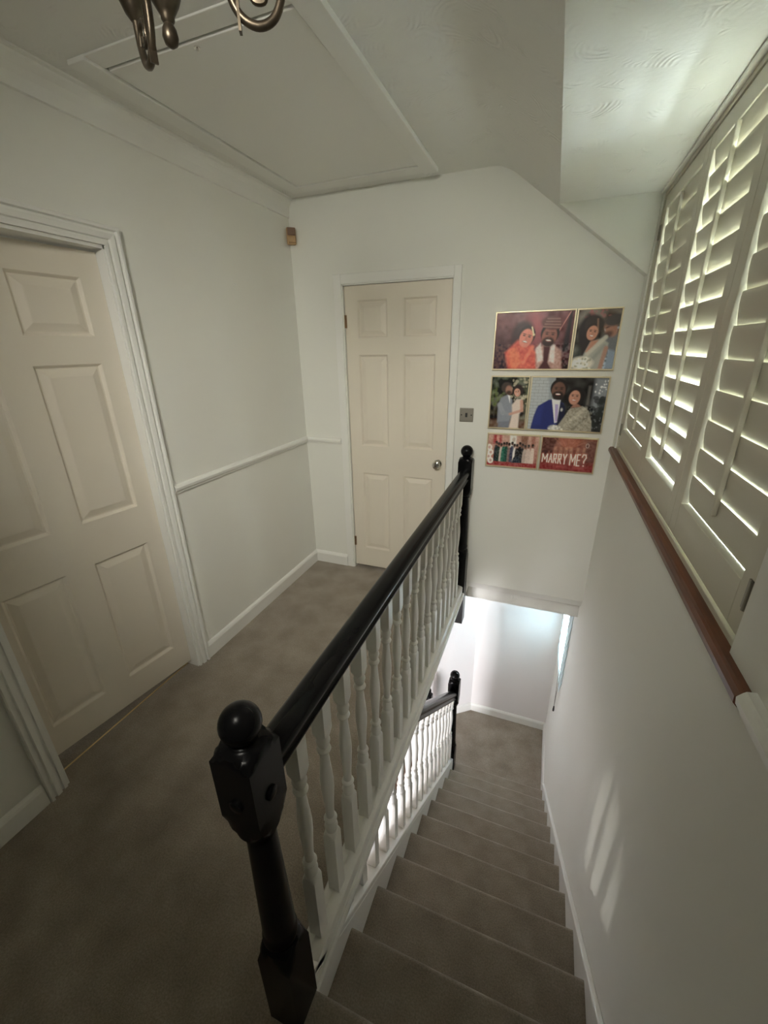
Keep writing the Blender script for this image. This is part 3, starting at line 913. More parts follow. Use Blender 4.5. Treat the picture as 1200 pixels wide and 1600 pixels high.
# ------------------------------------------------------------------ framed photographs (prints painted as coloured point grids)
class Art:
    def __init__(s, W, H, nx):
        s.W, s.H = W, H
        s.nx = nx; s.ny = max(2, int(round(nx * H / W)))
        s.u, s.v = np.meshgrid((np.arange(s.nx) + 0.5) / s.nx, 1 - (np.arange(s.ny) + 0.5) / s.ny)   # v up
        s.img = np.zeros((s.ny, s.nx, 3))
        s.asp = W / H
        s.rng = np.random.RandomState(int(W * 1000 + H * 77 + nx))
    def soft(s, d, e=0.012):
        return np.clip(0.5 - d / e, 0, 1)[..., None]
    def fill(s, c): s.img[:] = c
    def vgrad(s, top, bot):
        t = s.v[..., None]; s.img = np.array(bot) * (1 - t) + np.array(top) * t
    def blend(s, m, c): s.img = s.img * (1 - m) + np.array(c) * m
    def ell(s, cx, cy, rx, ry, c, rot=0, e=0.02, a=1):
        # cx, cy, radii in units of picture height (x from the left)
        x = s.u * s.asp - cx; y = s.v - cy
        cr, sr = math.cos(rot), math.sin(rot)
        X, Y = (x * cr + y * sr) / rx, (-x * sr + y * cr) / ry
        d = (np.sqrt(X * X + Y * Y) - 1) * min(rx, ry)
        s.blend(s.soft(d, e) * a, c)
    def poly(s, pts, c, e=0.012, a=1):
        x = s.u * s.asp; y = s.v
        inside = np.zeros(x.shape, bool); dist = np.full(x.shape, 9.0)
        k = len(pts)
        for i in range(k):
            x1, y1 = pts[i]; x2, y2 = pts[(i + 1) % k]
            cond = ((y1 > y) != (y2 > y))
            with np.errstate(divide='ignore', invalid='ignore'):
                xi = (x2 - x1) * (y - y1) / (y2 - y1 + 1e-12) + x1
            inside ^= cond & (x < xi)
            dx, dy = x2 - x1, y2 - y1
            t = np.clip(((x - x1) * dx + (y - y1) * dy) / (dx * dx + dy * dy + 1e-12), 0, 1)
            dist = np.minimum(dist, np.hypot(x - x1 - t * dx, y - y1 - t * dy))
        s.blend(s.soft(np.where(inside, -dist, dist), e) * a, c)
    def line(s, x1, y1, x2, y2, wd, c, a=1, e=0.01):
        x = s.u * s.asp; y = s.v
        dx, dy = x2 - x1, y2 - y1
        t = np.clip(((x - x1) * dx + (y - y1) * dy) / (dx * dx + dy * dy + 1e-12), 0, 1)
        s.blend(s.soft(np.hypot(x - x1 - t * dx, y - y1 - t * dy) - wd, e) * a, c)
    def noise(s, amt, cells, tint=(1, 1, 1), region=None):
        g = s.rng.rand(cells + 2, int(cells * s.asp) + 3)
        gx = s.u * (g.shape[1] - 2); gy = s.v * (g.shape[0] - 2)
        ix, iy = gx.astype(int), gy.astype(int); fx, fy = gx - ix, gy - iy
        n = (g[iy, ix] * (1 - fx) + g[iy, ix + 1] * fx) * (1 - fy) + (g[iy + 1, ix] * (1 - fx) + g[iy + 1, ix + 1] * fx) * fy
        m = 1.0 if region is None else region[..., None]
        s.img = np.clip(s.img + (n[..., None] - 0.5) * 2 * amt * np.array(tint) * m, 0, 1)
    def dots(s, k, c, r, box=(0, 1, 0, 1), a=0.8):
        for _ in range(k):
            s.ell(s.rng.uniform(box[0], box[1]) * s.asp, s.rng.uniform(box[2], box[3]), r * s.rng.uniform(.5, 1.4), r * s.rng.uniform(.5, 1.4), c, 0, 0.012, a)
    def face(s, cx, cy, r, skin, hair, beard=False, tilt=0.0, smile=True, longhair=False):
        def R(dx, dy):
            return cx + (dx * math.cos(tilt) - dy * math.sin(tilt)) * r, cy + (dx * math.sin(tilt) + dy * math.cos(tilt)) * r
        if longhair:
            x, y = R(-0.15, -0.25); s.ell(x, y, r * 1.15, r * 1.65, hair, tilt, r * .15)
        x, y = R(0, 0.28); s.ell(x, y, r * 0.98, r * 1.08, hair, tilt, r * .1)
        x, y = R(0, -0.05); s.ell(x, y, r * 0.78, r * 1.05, skin, tilt, r * .12)
        dk = tuple(k * 0.62 for k in skin)
        x, y = R(0.35, -0.1); s.ell(x, y, r * 0.35, r * 0.7, dk, tilt, r * .5, 0.35)
        if beard:
            x, y = R(0, -0.62); s.ell(x, y, r * 0.66, r * 0.52, hair, tilt, r * .18, .92)
        for sx in (-0.32, 0.32):
            x, y = R(sx, 0.18); s.ell(x, y, r * .15, r * .07, (0.02, 0.012, 0.01), tilt, r * .08)
            x, y = R(sx, 0.36); s.ell(x, y, r * .20, r * .045, hair, tilt, r * .07)
        x, y = R(0.02, -0.10); s.ell(x, y, r * .10, r * .20, dk, tilt, r * .15, .55)
        x, y = R(0, -0.47)
        s.ell(x, y, r * .30, r * .12, (0.30, 0.07, 0.06), tilt, r * .07)
        if smile:
            x, y = R(0, -0.45); s.ell(x, y, r * .24, r * .07, (0.72, 0.68, 0.62), tilt, r * .05)
    def rect(s, x0, x1, y0, y1, c, e=0.008, a=1): s.poly([(x0, y0), (x1, y0), (x1, y1), (x0, y1)], c, e, a)

def srgb(r, g, b):
    f = lambda c: ((c / 255 + 0.055) / 1.055) ** 2.4 if c > 10 else c / 255 / 12.92
    return (f(r), f(g), f(b))

M_print = bpy.data.materials.new('photo_print')
M_print.use_nodes = True
_pb = M_print.node_tree.nodes['Principled BSDF']
_pb.inputs['Roughness'].default_value = 0.30
_pb.inputs['Specular IOR Level'].default_value = 0.35
_at = M_print.node_tree.nodes.new('ShaderNodeVertexColor'); _at.layer_name = 'print'
M_print.node_tree.links.new(_at.outputs['Color'], _pb.inputs['Base Color'])

def art_couple_red(W, H):
    a = Art(W, H, 130)
    a.vgrad(srgb(112, 58, 62), srgb(70, 34, 40)); a.noise(0.05, 7, (1, .6, .6)); a.noise(0.05, 16, (1, .5, .5))
    a.ell(0.72, 0.78, 0.14, 0.35, srgb(168, 70, 78), 0.1, 0.2, .7)
    a.ell(0.10, 0.30, 0.20, 0.35, srgb(62, 34, 44), 0, 0.2, .8)
    a.poly([(1.22, .3), (1.34, .3), (1.34, 1), (1.28, 1)], srgb(40, 26, 34), .05)
    a.line(1.08, 0.55, 1.30, 0.98, 0.006, srgb(200, 120, 110))
    # bride
    a.ell(0.50, 0.66, 0.20, 0.17, srgb(50, 24, 30), 0.7, 0.08); a.poly([(0.28, 0.52), (0.42, 0.80), (0.56, 0.80), (0.50, 0.45), (0.36, 0.34)], srgb(58, 28, 34), .08)
    a.poly([(0.20, 0.30), (0.42, 0.52), (0.60, 0.50), (0.78, 0.30), (0.84, 0.0), (0.28, 0.0)], srgb(196, 74, 56), .05)
    a.poly([(0.28, 0.34), (0.40, 0.40), (0.52, 0.12), (0.44, 0.0), (0.34, 0.0)], srgb(216, 112, 72), .06, .8)
    a.line(0.56, 0.12, 0.70, 0.40, 0.03, srgb(228, 112, 82), .8, .04)
    a.noise(0.07, 30, (1.2, .6, .3), (a.v < 0.45).astype(float) * (a.u * a.asp < 0.85))
    a.face(0.57, 0.56, 0.155, srgb(206, 118, 98), srgb(40, 18, 22), tilt=-0.25)
    a.line(0.66, 0.74, 0.69, 0.64, 0.012, srgb(232, 190, 150)); a.ell(0.70, 0.61, 0.02, 0.02, srgb(240, 200, 150))
    # groom
    a.poly([(0.76, 0.34), (0.92, 0.46), (1.06, 0.44), (1.22, 0.32), (1.26, 0.0), (0.80, 0.0)], srgb(170, 128, 118), .04)
    a.poly([(0.76, 0.36), (0.84, 0.46), (0.92, 0.16), (0.82, 0.12)], srgb(206, 190, 186), .03)
    a.poly([(1.02, 0.46), (1.10, 0.42), (1.12, 0.1), (1.02, 0.14)], srgb(206, 190, 186), .03)
    a.noise(0.08, 34, (1, .9, .9), ((a.v < 0.45) & (a.u * a.asp > 0.76)).astype(float))
    a.poly([(0.90, 0.40), (1.02, 0.40), (1.00, 0.12), (1.08, 0.0), (0.84, 0.0), (0.92, 0.14)], srgb(70, 22, 28), .03)
    a.face(0.98, 0.58, 0.165, srgb(142, 80, 66), srgb(34, 18, 20), beard=True, tilt=-0.12)
    a.ell(1.00, 0.80, 0.185, 0.115, srgb(96, 48, 46), -0.15, 0.03)
    for k in range(4):
        a.line(0.86 + .02 * k, 0.74 + .045 * k, 1.16 - .01 * k, 0.72 + .05 * k, 0.008, srgb(168, 120, 104), .6, .02)
    return a

def art_bride_bouquet(W, H):
    a = Art(W, H, 78)
    a.vgrad(srgb(96, 84, 74), srgb(88, 96, 92)); a.noise(0.12, 9, (1, 1, .9)); a.dots(20, srgb(150, 84, 84), .025, (.2, .75, .85, 1), .6); a.dots(34, srgb(176, 196, 214), .028, (.68, 1, 0, .7))
    a.poly([(0.55, 0.0), (0.70, 0.0), (0.70, 0.5), (0.58, 0.55)], srgb(120, 136, 158), .05)
    # man behind, leaning in
    a.poly([(0.42, 0.50), (0.52, 0.62), (0.70, 0.60), (0.70, 0.30), (0.56, 0.34)], srgb(96, 98, 104), .05)
    a.ell(0.56, 0.68, 0.10, 0.14, srgb(148, 100, 80), 0.5, .04); a.ell(0.60, 0.82, 0.17, 0.095, srgb(64, 58, 56), 0.25, .04)
    a.ell(0.53, 0.585, 0.075, 0.05, srgb(56, 40, 36), 0.5, .04, .8); a.ell(0.50, 0.70, 0.03, 0.010, srgb(40, 28, 26), 0.3, .02)
    # woman
    a.ell(0.20, 0.62, 0.17, 0.30, srgb(38, 30, 30), 0, .05)
    a.ell(0.28, 0.75, 0.15, 0.16, srgb(48, 38, 36), 0, .04)
    a.ell(0.19, 0.36, 0.07, 0.22, srgb(40, 32, 32), 0, .05)
    a.poly([(0.18, 0.26), (0.26, 0.46), (0.44, 0.52), (0.56, 0.44), (0.52, 0.0), (0.12, 0.0)], srgb(150, 150, 142), .03)
    a.poly([(0.20, 0.30), (0.27, 0.48), (0.40, 0.50), (0.26, 0.24)], srgb(166, 112, 88), .03)
    a.line(0.24, 0.26, 0.50, 0.54, 0.035, srgb(176, 172, 160), .9, .03); a.line(0.28, 0.10, 0.50, 0.40, 0.03, srgb(132, 132, 128), .8, .04)
    a.line(0.48, 0.0, 0.53, 0.36, 0.035, srgb(160, 112, 92), .9, .03)
    a.face(0.27, 0.62, 0.115, srgb(178, 120, 96), srgb(44, 32, 30), tilt=-0.15)
    a.line(0.33, 0.84, 0.36, 0.62, 0.012, srgb(150, 110, 84), .6, .02)
    a.ell(0.16, 0.10, 0.20, 0.12, srgb(196, 190, 178), 0, .04); a.dots(22, srgb(222, 218, 206), .03, (.02, .45, 0, .18)); a.dots(12, srgb(140, 140, 124), .02, (.02, .45, 0, .18))
    return a

def art_garden_couple(W, H):
    a = Art(W, H, 78)
    a.vgrad(srgb(40, 52, 36), srgb(74, 66, 52)); a.noise(0.10, 10, (1, 1.1, .8)); a.dots(42, srgb(176, 168, 140), .026, (.55, 1, .45, 1), .6); a.dots(26, srgb(96, 110, 62), .03, (0, .4, .4, .8), .6)
    a.rect(0, .75, 0, .16, srgb(112, 82, 66), .1, .7); a.noise(0.05, 24)
    # man in grey suit
    a.poly([(0.16, 0.10), (0.15, 0.46), (0.20, 0.60), (0.32, 0.66), (0.42, 0.56), (0.44, 0.34), (0.40, 0.12)], srgb(120, 126, 138), .03)
    a.poly([(0.18, 0.0), (0.18, 0.12), (0.40, 0.14), (0.40, 0.0)], srgb(104, 108, 120), .03)
    a.line(0.18, 0.46, 0.26, 0.30, 0.045, srgb(138, 142, 152), .8, .03); a.line(0.26, 0.30, 0.46, 0.26, 0.03, srgb(128, 132, 142), .9, .03)
    a.poly([(0.32, 0.66), (0.37, 0.64), (0.38, 0.5)], srgb(214, 212, 214), .02)
    a.ell(0.29, 0.80, 0.10, 0.10, srgb(62, 50, 46), 0, .03); a.ell(0.34, 0.75, 0.065, 0.085, srgb(150, 106, 88), .2, .03); a.ell(0.34, 0.70, 0.05, 0.04, srgb(64, 46, 40), 0, .03)
    # woman in pale dress
    a.poly([(0.40, 0.0), (0.44, 0.28), (0.42, 0.46), (0.50, 0.58), (0.60, 0.58), (0.64, 0.44), (0.58, 0.28), (0.58, 0.0)], srgb(196, 180, 170), .03)
    a.line(0.60, 0.54, 0.62, 0.36, 0.03, srgb(182, 132, 112), .9, .02); a.line(0.62, 0.36, 0.40, 0.28, 0.026, srgb(182, 132, 112), .9, .02)
    a.ell(0.51, 0.74, 0.10, 0.12, srgb(44, 30, 28), -.2, .03); a.face(0.50, 0.71, 0.075, srgb(196, 142, 120), srgb(44, 30, 28), tilt=.2)
    return a

def art_suit_and_sari(W, H):
    a = Art(W, H, 130)
    a.vgrad(srgb(44, 42, 40), srgb(30, 32, 34)); a.noise(0.04, 9)
    # pale brick wall
    a.rect(-.1, .42, 0, 1, srgb(160, 166, 170), .02)
    for r in range(17):
        y = r / 17
        a.line(-.1, y, .42, y, 0.004, srgb(126, 130, 132), .8, .008)
        for c in range(4):
            x = c * .14 + (r % 2) * .07
            if x < .40: a.line(x, y, x, y + 1 / 17, 0.004, srgb(130, 134, 136), .8, .008)
    a.poly([(.30, 1), (.42, 1), (.42, .1), (.36, .0), (.34, .6)], srgb(126, 134, 142), .04, .7)
    a.rect(1.12, 1.36, .35, 1, srgb(132, 138, 146), .08, .8); a.dots(16, srgb(220, 224, 228), .014, (.84, 1, .7, .95)); a.rect(1.02, 1.06, .5, .85, srgb(110, 104, 98), .04, .7)
    a.dots(22, srgb(36, 40, 40), .06, (.84, 1, .05, .65), .8); a.dots(16, srgb(120, 126, 128), .016, (.84, 1, .05, .6), .6)
    # man, blue suit
    a.poly([(0.06, 0.0), (0.10, 0.26), (0.16, 0.46), (0.34, 0.58), (0.46, 0.60), (0.62, 0.52), (0.66, 0.3), (0.62, 0.0)], srgb(26, 38, 104), .02)
    a.poly([(0.10, 0.10), (0.14, 0.40), (0.26, 0.50), (0.24, 0.1)], srgb(34, 50, 122), .06, .7)
    a.poly([(0.40, 0.60), (0.56, 0.58), (0.56, 0.16), (0.50, 0.14)], srgb(206, 206, 220), .015)
    a.poly([(0.47, 0.50), (0.53, 0.50), (0.555, 0.18), (0.51, 0.16)], srgb(156, 140, 186), .012)
    a.poly([(0.56, 0.56), (0.66, 0.46), (0.68, 0.0), (0.54, 0.0)], srgb(22, 26, 54), .02)
    a.face(0.50, 0.76, 0.155, srgb(104, 70, 56), srgb(26, 20, 20), beard=True, tilt=-.03)
    # woman, silver sari
    a.ell(0.82, 0.64, 0.155, 0.19, srgb(26, 22, 22), 0, .03)
    a.poly([(0.52, 0.0), (0.66, 0.26), (0.74, 0.42), (0.96, 0.48), (1.08, 0.40), (1.16, 0.20), (1.18, 0.0)], srgb(146, 140, 124), .02)
    a.line(0.70, 0.10, 1.02, 0.44, 0.03, srgb(176, 172, 156), .7, .03); a.line(0.84, 0.02, 1.12, 0.34, 0.02, srgb(122, 116, 102), .7, .03)
    a.noise(0.10, 44, (1, 1, .9), ((a.v < 0.47) & (a.u * a.asp > 0.70) & (a.u * a.asp < 1.16)).astype(float))
    a.poly([(0.76, 0.44), (0.82, 0.54), (0.90, 0.50), (0.94, 0.47)], srgb(150, 100, 80), .02)
    a.face(0.80, 0.64, 0.125, srgb(176, 122, 100), srgb(26, 20, 20), tilt=-.08)
    a.ell(0.50, 0.04, 0.10, 0.06, srgb(168, 170, 164), 0, .03); a.dots(12, srgb(210, 208, 200), .02, (.3, .5, 0, .1))
    a.ell(0.60, 0.40, .02, .03, srgb(180, 180, 176), 0, .02)
    return a

def art_group(W, H):
    a = Art(W, H, 110)
    a.vgrad(srgb(176, 140, 124), srgb(150, 84, 76)); a.noise(0.05, 7, (1, .8, .7))
    a.rect(.16, .42, .7, 1, srgb(156, 56, 56), .06); a.rect(.26, .34, .7, 1, srgb(196, 150, 134), .04, .7); a.rect(.66, .86, .62, 1, srgb(206, 200, 192), .05); a.ell(.78, .86, .05, .07, srgb(176, 164, 150), 0, .03)
    a.rect(1.0, 1.2, .6, 1, srgb(128, 92, 76), .06); a.rect(1.3, 1.42, .62, 1, srgb(146, 92, 76), .06)
    a.rect(0, 1.6, 0, .16, srgb(140, 50, 50), .05)
    for (x, wdt, top, c) in ((.27, .07, .66, (40, 46, 52)), (.34, .06, .62, (26, 52, 46)), (.42, .055, .60, (180, 170, 160)), (.50, .075, .63, (36, 104, 86)), (.58, .06, .64, (30, 76, 66)), (.66, .05, .62, (120, 100, 96)),
                          (.75, .065, .66, (56, 60, 84)), (.82, .04, .6, (206, 200, 196)), (.90, .06, .60, (40, 40, 44)), (.98, .065, .66, (34, 34, 38)), (1.06, .06, .62, (46, 44, 46)), (1.14, .07, .58, (168, 150, 140)), (1.24, .075, .60, (186, 166, 156)), (1.36, .06, .62, (196, 178, 166))):
        a.poly([(x - wdt, .14), (x - wdt * .9, top - .1), (x - wdt * .5, top), (x + wdt * .5, top), (x + wdt * .9, top - .1), (x + wdt, .14)], srgb(*c), .02)
        a.ell(x, top + .07, .038, .052, srgb(96, 66, 54), 0, .02); a.ell(x, top + .10, .036, .036, srgb(34, 26, 26), 0, .02)
    for (x, y) in ((.05, .58), (.10, .42), (.04, .28), (.11, .16)):
        a.ell(x, y, .09, .10, srgb(222, 206, 198), 0, .03); a.ell(x + .01, y, .04, .05, srgb(150, 96, 88), 0, .03, .7)
    a.poly([(.76, .12), (.82, .3), (.98, .34), (1.04, .14)], srgb(40, 50, 62), .03)
    a.noise(0.05, 30)
    return a

LET = {'M': [(0, 0, 0, 1), (0, 1, .5, .35), (.5, .35, 1, 1), (1, 1, 1, 0)], 'A': [(0, 0, .5, 1), (.5, 1, 1, 0), (.22, .4, .78, .4)],
       'R': [(0, 0, 0, 1), (0, 1, .75, 1), (.75, 1, .75, .5), (.75, .5, 0, .5), (.3, .5, .85, 0)], 'Y': [(0, 1, .5, .5), (1, 1, .5, .5), (.5, .5, .5, 0)],
       'E': [(0, 0, 0, 1), (0, 1, .8, 1), (0, .5, .7, .5), (0, 0, .8, 0)], '?': [(0, .8, .2, 1), (.2, 1, .75, 1), (.75, 1, .9, .75), (.9, .75, .5, .45), (.5, .45, .5, .28), (.5, .06, .5, .02)]}
def art_marry_me(W, H):
    a = Art(W, H, 130)
    a.vgrad(srgb(140, 84, 66), srgb(110, 46, 42)); a.noise(0.05, 6, (1, .7, .6))
    a.poly([(0, 1), (.45, 1), (.30, .55), (0, .6)], srgb(76, 46, 42), .08, .8)
    a.poly([(.45, 1), (1.1, 1), (.95, .72), (.58, .72)], srgb(160, 88, 66), .05, .7)
    for k in range(6):
        a.line(.3 + k * .22, 1, .72, .66, .006, srgb(186, 116, 86), .5, .02)
    for x in (.36, .52, .66, .80, .98, 1.16):
        a.rect(x, x + .07, .42, .72, srgb(190, 140, 112), .05, .55); a.rect(x + .02, x + .05, .42, .62, srgb(92, 52, 46), .04, .6)
    a.rect(1.22, 1.5, .3, .95, srgb(96, 64, 58), .06, .7); a.ell(1.26, .80, .05, .07, srgb(190, 170, 160), 0, .02, .8); a.ell(1.26, .80, .03, .05, srgb(96, 60, 54), 0, .02)
    a.rect(0, 1.6, 0, .20, srgb(128, 40, 40), .06); a.noise(0.05, 22, (1, .6, .5))
    a.dots(10, srgb(60, 30, 32), .06, (.02, .2, .3, .6))
    x = .06
    glow = srgb(246, 224, 206)
    for i, ch in enumerate('MARRY ME?'):
        wd = {'M': .17, ' ': .05, '?': .15}.get(ch, .115)
        y0_ = .24 - .008 * i; hh = .24 + .014 * i
        for (x1, y1, x2, y2) in LET.get(ch, []):
            a.line(x + x1 * wd * .8, y0_ + y1 * hh, x + x2 * wd * .8, y0_ + y2 * hh, .030, srgb(190, 104, 84), .5, .05)
            a.line(x + x1 * wd * .8, y0_ + y1 * hh, x + x2 * wd * .8, y0_ + y2 * hh, .013, glow, 1, .016)
        x += wd + .018
    a.ell(.55, .12, .1, .03, srgb(190, 90, 84), 0, .06, .5); a.ell(1.1, .10, .12, .03, srgb(190, 90, 84), 0, .06, .5)
    return a

def grade(im):
    g = im.mean(-1, keepdims=True)
    rs = np.random.RandomState(3)
    im = im * (1 + 0.16 * (rs.rand(*im.shape[:2], 1) - 0.5))
    return np.clip((im * 0.82 + g * 0.18) * 1.55 + 0.004, 0, 0.9)

def picture(x0, x1, z0, z1, art, label, group='gold-framed photographs on the end wall'):
    yb = YF - 0.001
    e = empty('picture_frame', ((x0 + x1) / 2, yb, z0), label, 'picture', group)
    cx = (x0 + x1) / 2
    bm = bmesh.new()
    fwid, dep = 0.0075, 0.020
    rings = []
    for ins, y in ((0, 0), (0, -dep), (0.0015, -dep - 0.001), (fwid - 0.002, -dep - 0.001), (fwid, -dep + 0.003), (fwid, -0.010)):
        rings.append([bm.verts.new((u, y, v)) for u, v in ((x0 + ins - cx, ins), (x1 - ins - cx, ins), (x1 - ins - cx, z1 - z0 - ins), (x0 + ins - cx, z1 - z0 - ins))])
    for a, b in zip(rings, rings[1:]):
        for i in range(4):
            j = (i + 1) % 4
            bm.faces.new((a[i], a[j], b[j], b[i]))
    bm.faces.new(rings[0])
    obj('frame', bm, M_brass, e)
    W, H = x1 - x0 - 2 * fwid, z1 - z0 - 2 * fwid
    a = art(W, H)
    nx, ny = a.nx, a.ny
    V = [(-W / 2 + W * i / (nx - 1), -0.0125, fwid + H - H * j / (ny - 1)) for j in range(ny) for i in range(nx)]
    F = [(j * nx + i, (j + 1) * nx + i, (j + 1) * nx + i + 1, j * nx + i + 1) for j in range(ny - 1) for i in range(nx - 1)]
    # thin board behind the printed face
    k = len(V)
    V += [(-W / 2, -0.009, fwid), (W / 2, -0.009, fwid), (W / 2, -0.009, fwid + H), (-W / 2, -0.009, fwid + H)]
    F.append((k, k + 3, k + 2, k + 1))
    me = bpy.data.meshes.new('print')
    me.from_pydata(V, [], F)
    at = me.color_attributes.new('print', 'FLOAT_COLOR', 'POINT')
    c = np.ones((len(V), 4), np.float32); c[:k, :3] = grade(a.img).reshape(-1, 3); c[k:, :3] = 0.3
    at.data.foreach_set('color', c.ravel())
    me.materials.append(M_print)
    o = bpy.data.objects.new('print', me); COL.objects.link(o); o.parent = e
    return e

picture(-0.334, 0.083, 1.500, 1.808, art_couple_red, 'gold-framed photograph of a smiling couple in red wedding dress, top left')
picture(0.087, 0.304, 1.500, 1.808, art_bride_bouquet, 'gold-framed photograph of a woman in white with a bouquet, top right')
picture(-0.333, -0.112, 1.160, 1.468, art_garden_couple, 'gold-framed photograph of a couple embracing in a garden, grey suit, pale dress')
picture(-0.108, 0.300, 1.160, 1.468, art_suit_and_sari, 'gold-framed photograph of a man in blue suit beside a woman in silver sari')
picture(-0.330, -0.018, 0.920, 1.130, art_group, 'gold-framed photograph of a standing group of guests, bottom left')
picture(-0.012, 0.295, 0.920, 1.130, art_marry_me, 'gold-framed photograph of glowing MARRY ME? letters in a red room')

# ------------------------------------------------------------------ small wall fittings
ls = empty('light_switch', (-0.471, YF, 1.232), 'square brushed metal light switch beside the end door', 'light switch')
bm = bmesh.new(); box(bm, -0.043, 0.043, -0.006, 0, -0.043, 0.043)
obj('plate', bm, M_switch, ls, bev=0.003)
bm = bmesh.new(); box(bm, -0.007, 0.007, -0.010, -0.005, -0.013, 0.013)
obj('rocker', bm, M_dark, ls, bev=0.002)
for sx in (-0.031, 0.031):
    bm = bmesh.new()
    rings = [[bm.verts.new((sx + r * math.cos(2 * PI * i / 12), y, r * math.sin(2 * PI * i / 12))) for i in range(12)] for y, r in ((-0.0055, 0.0042), (-0.0068, 0.004), (-0.0072, 0.002))]
    for a, b in zip(rings, rings[1:]):
        for i in range(12):
            j = (i + 1) % 12
            bm.faces.new((a[i], a[j], b[j], b[i]))
    bm.faces.new(rings[-1])
    obj('screw', bm, M_dark, ls)

se = empty('alarm_sensor', (XL + 0.030, YF - 0.030, 2.285), 'small brown alarm sensor in the corner under the coving', 'alarm sensor')
se.rotation_euler = (0, 0, math.radians(38))
bm = bmesh.new(); box(bm, -0.027, 0.027, -0.012, 0.020, -0.045, 0.045)
obj('housing', bm, M_sens_a, se, bev=0.005)
bm = bmesh.new(); prism(bm, [(-0.012, -0.040), (-0.024, -0.034), (-0.026, -0.012), (-0.012, 0.0)], 'x', -0.022, 0.022)
obj('lens', bm, M_sens_a, se, bev=0.003)
bm = bmesh.new(); box(bm, -0.024, 0.024, -0.020, -0.010, 0.002, 0.043)
obj('grille', bm, M_sens_b, se, bev=0.003)

sc = empty('wall_screw', (XL, 2.05, 1.958), 'tiny screw left in the wall above the dado rail', 'screw')
bm = bmesh.new()
for (x0_, x1_, r) in ((0.0, 0.012, 0.0022), (0.012, 0.0145, 0.0055)):
    A = [bm.verts.new((x0_, r * math.cos(2 * PI * i / 10), r * math.sin(2 * PI * i / 10))) for i in range(10)]
    B = [bm.verts.new((x1_, r * math.cos(2 * PI * i / 10), r * math.sin(2 * PI * i / 10))) for i in range(10)]
    for i in range(10):
        j = (i + 1) % 10
        bm.faces.new((A[i], A[j], B[j], B[i]))
    bm.faces.new(A[::-1]); bm.faces.new(B)
obj('shank', bm, M_white_flat, sc)

# ------------------------------------------------------------------ chandelier
CX, CY = -0.598, 0.675
ch = empty('chandelier', (CX, CY, ZC), 'dark bronze chandelier with scrolled arms hanging from the ceiling', 'chandelier')
def cpart(name, bm, m=M_bronze, sm=45, parent=ch):
    return obj(name, bm, m, parent, smooth=sm)
zz0 = -ZC
bm = bmesh.new(); turned(bm, 0, 0, [(0, None, 0.055), (-0.008, None, 0.056), (-0.020, None, 0.045), (-0.032, None, 0.018), (-0.036, None, 0.008)][::-1], 24)
cpart('ceiling_rose', bm)
bm = bmesh.new()
turned(bm, 0, 0, [(z + zz0, None, r) for z, r in ((2.062, 0.003), (2.066, 0.009), (2.074, 0.0115), (2.083, 0.010), (2.089, 0.0065), (2.093, 0.0095), (2.097, 0.0095), (2.101, 0.012), (2.112, 0.019),
                  (2.128, 0.026), (2.146, 0.029), (2.164, 0.027), (2.184, 0.018), (2.200, 0.010), (2.240, 0.009), (2.250, 0.016), (2.275, 0.020), (2.290, 0.012), (2.300, 0.008))] + [(-0.034, None, 0.008)], 24)
cpart('stem', bm)
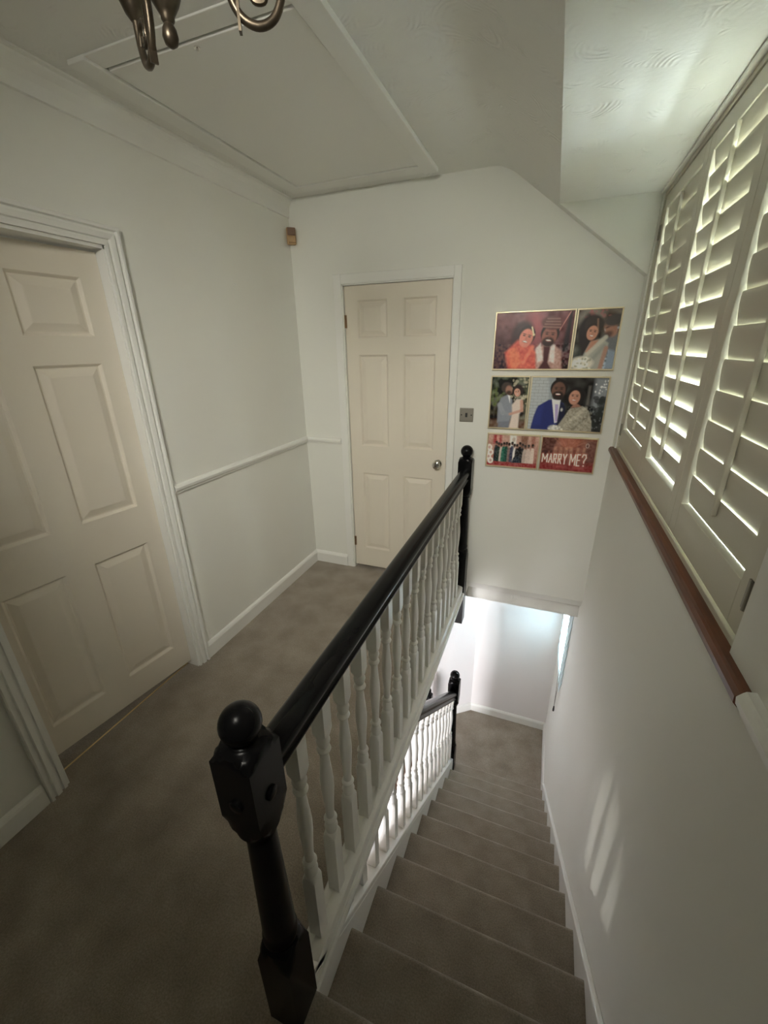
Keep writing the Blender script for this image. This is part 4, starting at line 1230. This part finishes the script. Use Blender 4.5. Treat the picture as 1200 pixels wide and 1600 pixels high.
for ang in (149, 29, 269):
    a = math.radians(ang)
    ux, uy = math.cos(a), math.sin(a)
    P = lambda r, z: (ux * r, uy * r, z + zz0)
    bm = bmesh.new()
    tube(bm, smooth_path([P(0.012, 2.27), P(0.045, 2.285), P(0.078, 2.255), P(0.088, 2.19), P(0.092, 2.135), P(0.106, 2.105), P(0.132, 2.094), P(0.158, 2.106), P(0.172, 2.14), P(0.175, 2.19), P(0.175, 2.23)], 6), 0.0062, 10)
    arm = cpart('arm', bm)
    bm = bmesh.new()
    tube(bm, smooth_path([P(0.168, 2.128), P(0.158, 2.150), P(0.138, 2.152), P(0.124, 2.138), P(0.128, 2.122), P(0.143, 2.122), P(0.147, 2.134)], 5), 0.0042, 8)
    cpart('scroll', bm, parent=arm)
    bm = bmesh.new()
    px = Vector(P(0.104, 2.135)); d_ = Vector((ux, uy, 0)); s_ = Vector((-uy, ux, 0))
    for kk in (0,):
        vs_ = [px + d_ * dx + s_ * dy + Vector((0, 0, dz)) for dz in (-0.05, 0.02) for dx, dy in ((-0.002, -0.006), (0.002, -0.006), (0.002, 0.006), (-0.002, 0.006))]
        vv = [bm.verts.new(p) for p in vs_]
        for q in ((0, 3, 2, 1), (4, 5, 6, 7), (0, 1, 5, 4), (1, 2, 6, 5), (2, 3, 7, 6), (3, 0, 4, 7)):
            bm.faces.new([vv[i] for i in q])
    cpart('strap', bm, sm=20, parent=arm)
    bm = bmesh.new()
    turned(bm, ux * 0.175, uy * 0.175, [(2.166 + zz0, None, 0.007), (2.176 + zz0, None, 0.015), (2.192 + zz0, None, 0.022), (2.215 + zz0, None, 0.026), (2.236 + zz0, None, 0.024), (2.240 + zz0, None, 0.032), (2.243 + zz0, None, 0.033), (2.244 + zz0, None, 0.012)], 20)
    cpart('cup', bm, parent=arm)
    bm = bmesh.new(); turned(bm, ux * 0.175, uy * 0.175, [(2.243 + zz0, None, 0.011), (2.315 + zz0, None, 0.011)], 16)
    cpart('candle_sleeve', bm, M_white_flat, parent=arm)

# ------------------------------------------------------------------ unseen fill spotlight, added to brighten the far end of the landing
SPX, SPY, SPZ = -0.36, -0.42, ZC
cs = empty('added_fill_spotlight', (SPX, SPY, SPZ), 'added unseen twin-head fill spotlight above the viewer, aimed along the landing', 'spotlight')
bm = bmesh.new(); box(bm, -0.03, 0.03, -0.22, 0.22, -0.025, 0.0)
obj('base', bm, M_white_flat, cs, bev=0.006)
for hy, tgt, ang, pw in ((0.20, (-0.75, 2.55, 0.50), 80, 118), (-0.18, (-1.18, 2.6, 1.22), 68, 160)):
    bm = bmesh.new(); turned(bm, 0, hy, [(-0.075, None, 0.006), (-0.020, None, 0.006)], 12)
    obj('swivel', bm, M_white_flat, cs, smooth=40)
    spot('fill_spot_lamp', (SPX, SPY + hy, SPZ - 0.085), tgt, ang, pw, (1.0, 0.96, 0.85), 0.2)

# unseen hall lamp, added to throw streaks between the balusters onto the window wall
hl = empty('added_streak_lamp', (-2.42, 1.93, -1.72), 'added unseen lamp in the hall downstairs, casting streaks on the window wall', 'lamp')
bm = bmesh.new(); turned(bm, 0, 0, [(-0.16, None, 0.03), (-0.15, None, 0.035), (-0.10, None, 0.02), (-0.03, None, 0.015), (-0.02, None, 0.05), (0.0, None, 0.055), (0.005, None, 0.05)], 20)
obj('streak_lamp_body', bm, M_bronze, hl, smooth=40)
bm = bmesh.new(); tube(bm, [(-0.28, 0, -0.12), (-0.12, 0, -0.13), (0, 0, -0.12)], 0.008, 8)
obj('bracket', bm, M_bronze, hl, smooth=40)
spot('added_streak_light', (-2.42, 1.93, -1.70), (0.37, 1.15, -0.10), 11, 90, (1.0, 0.97, 0.88), 0.03, 0.8)
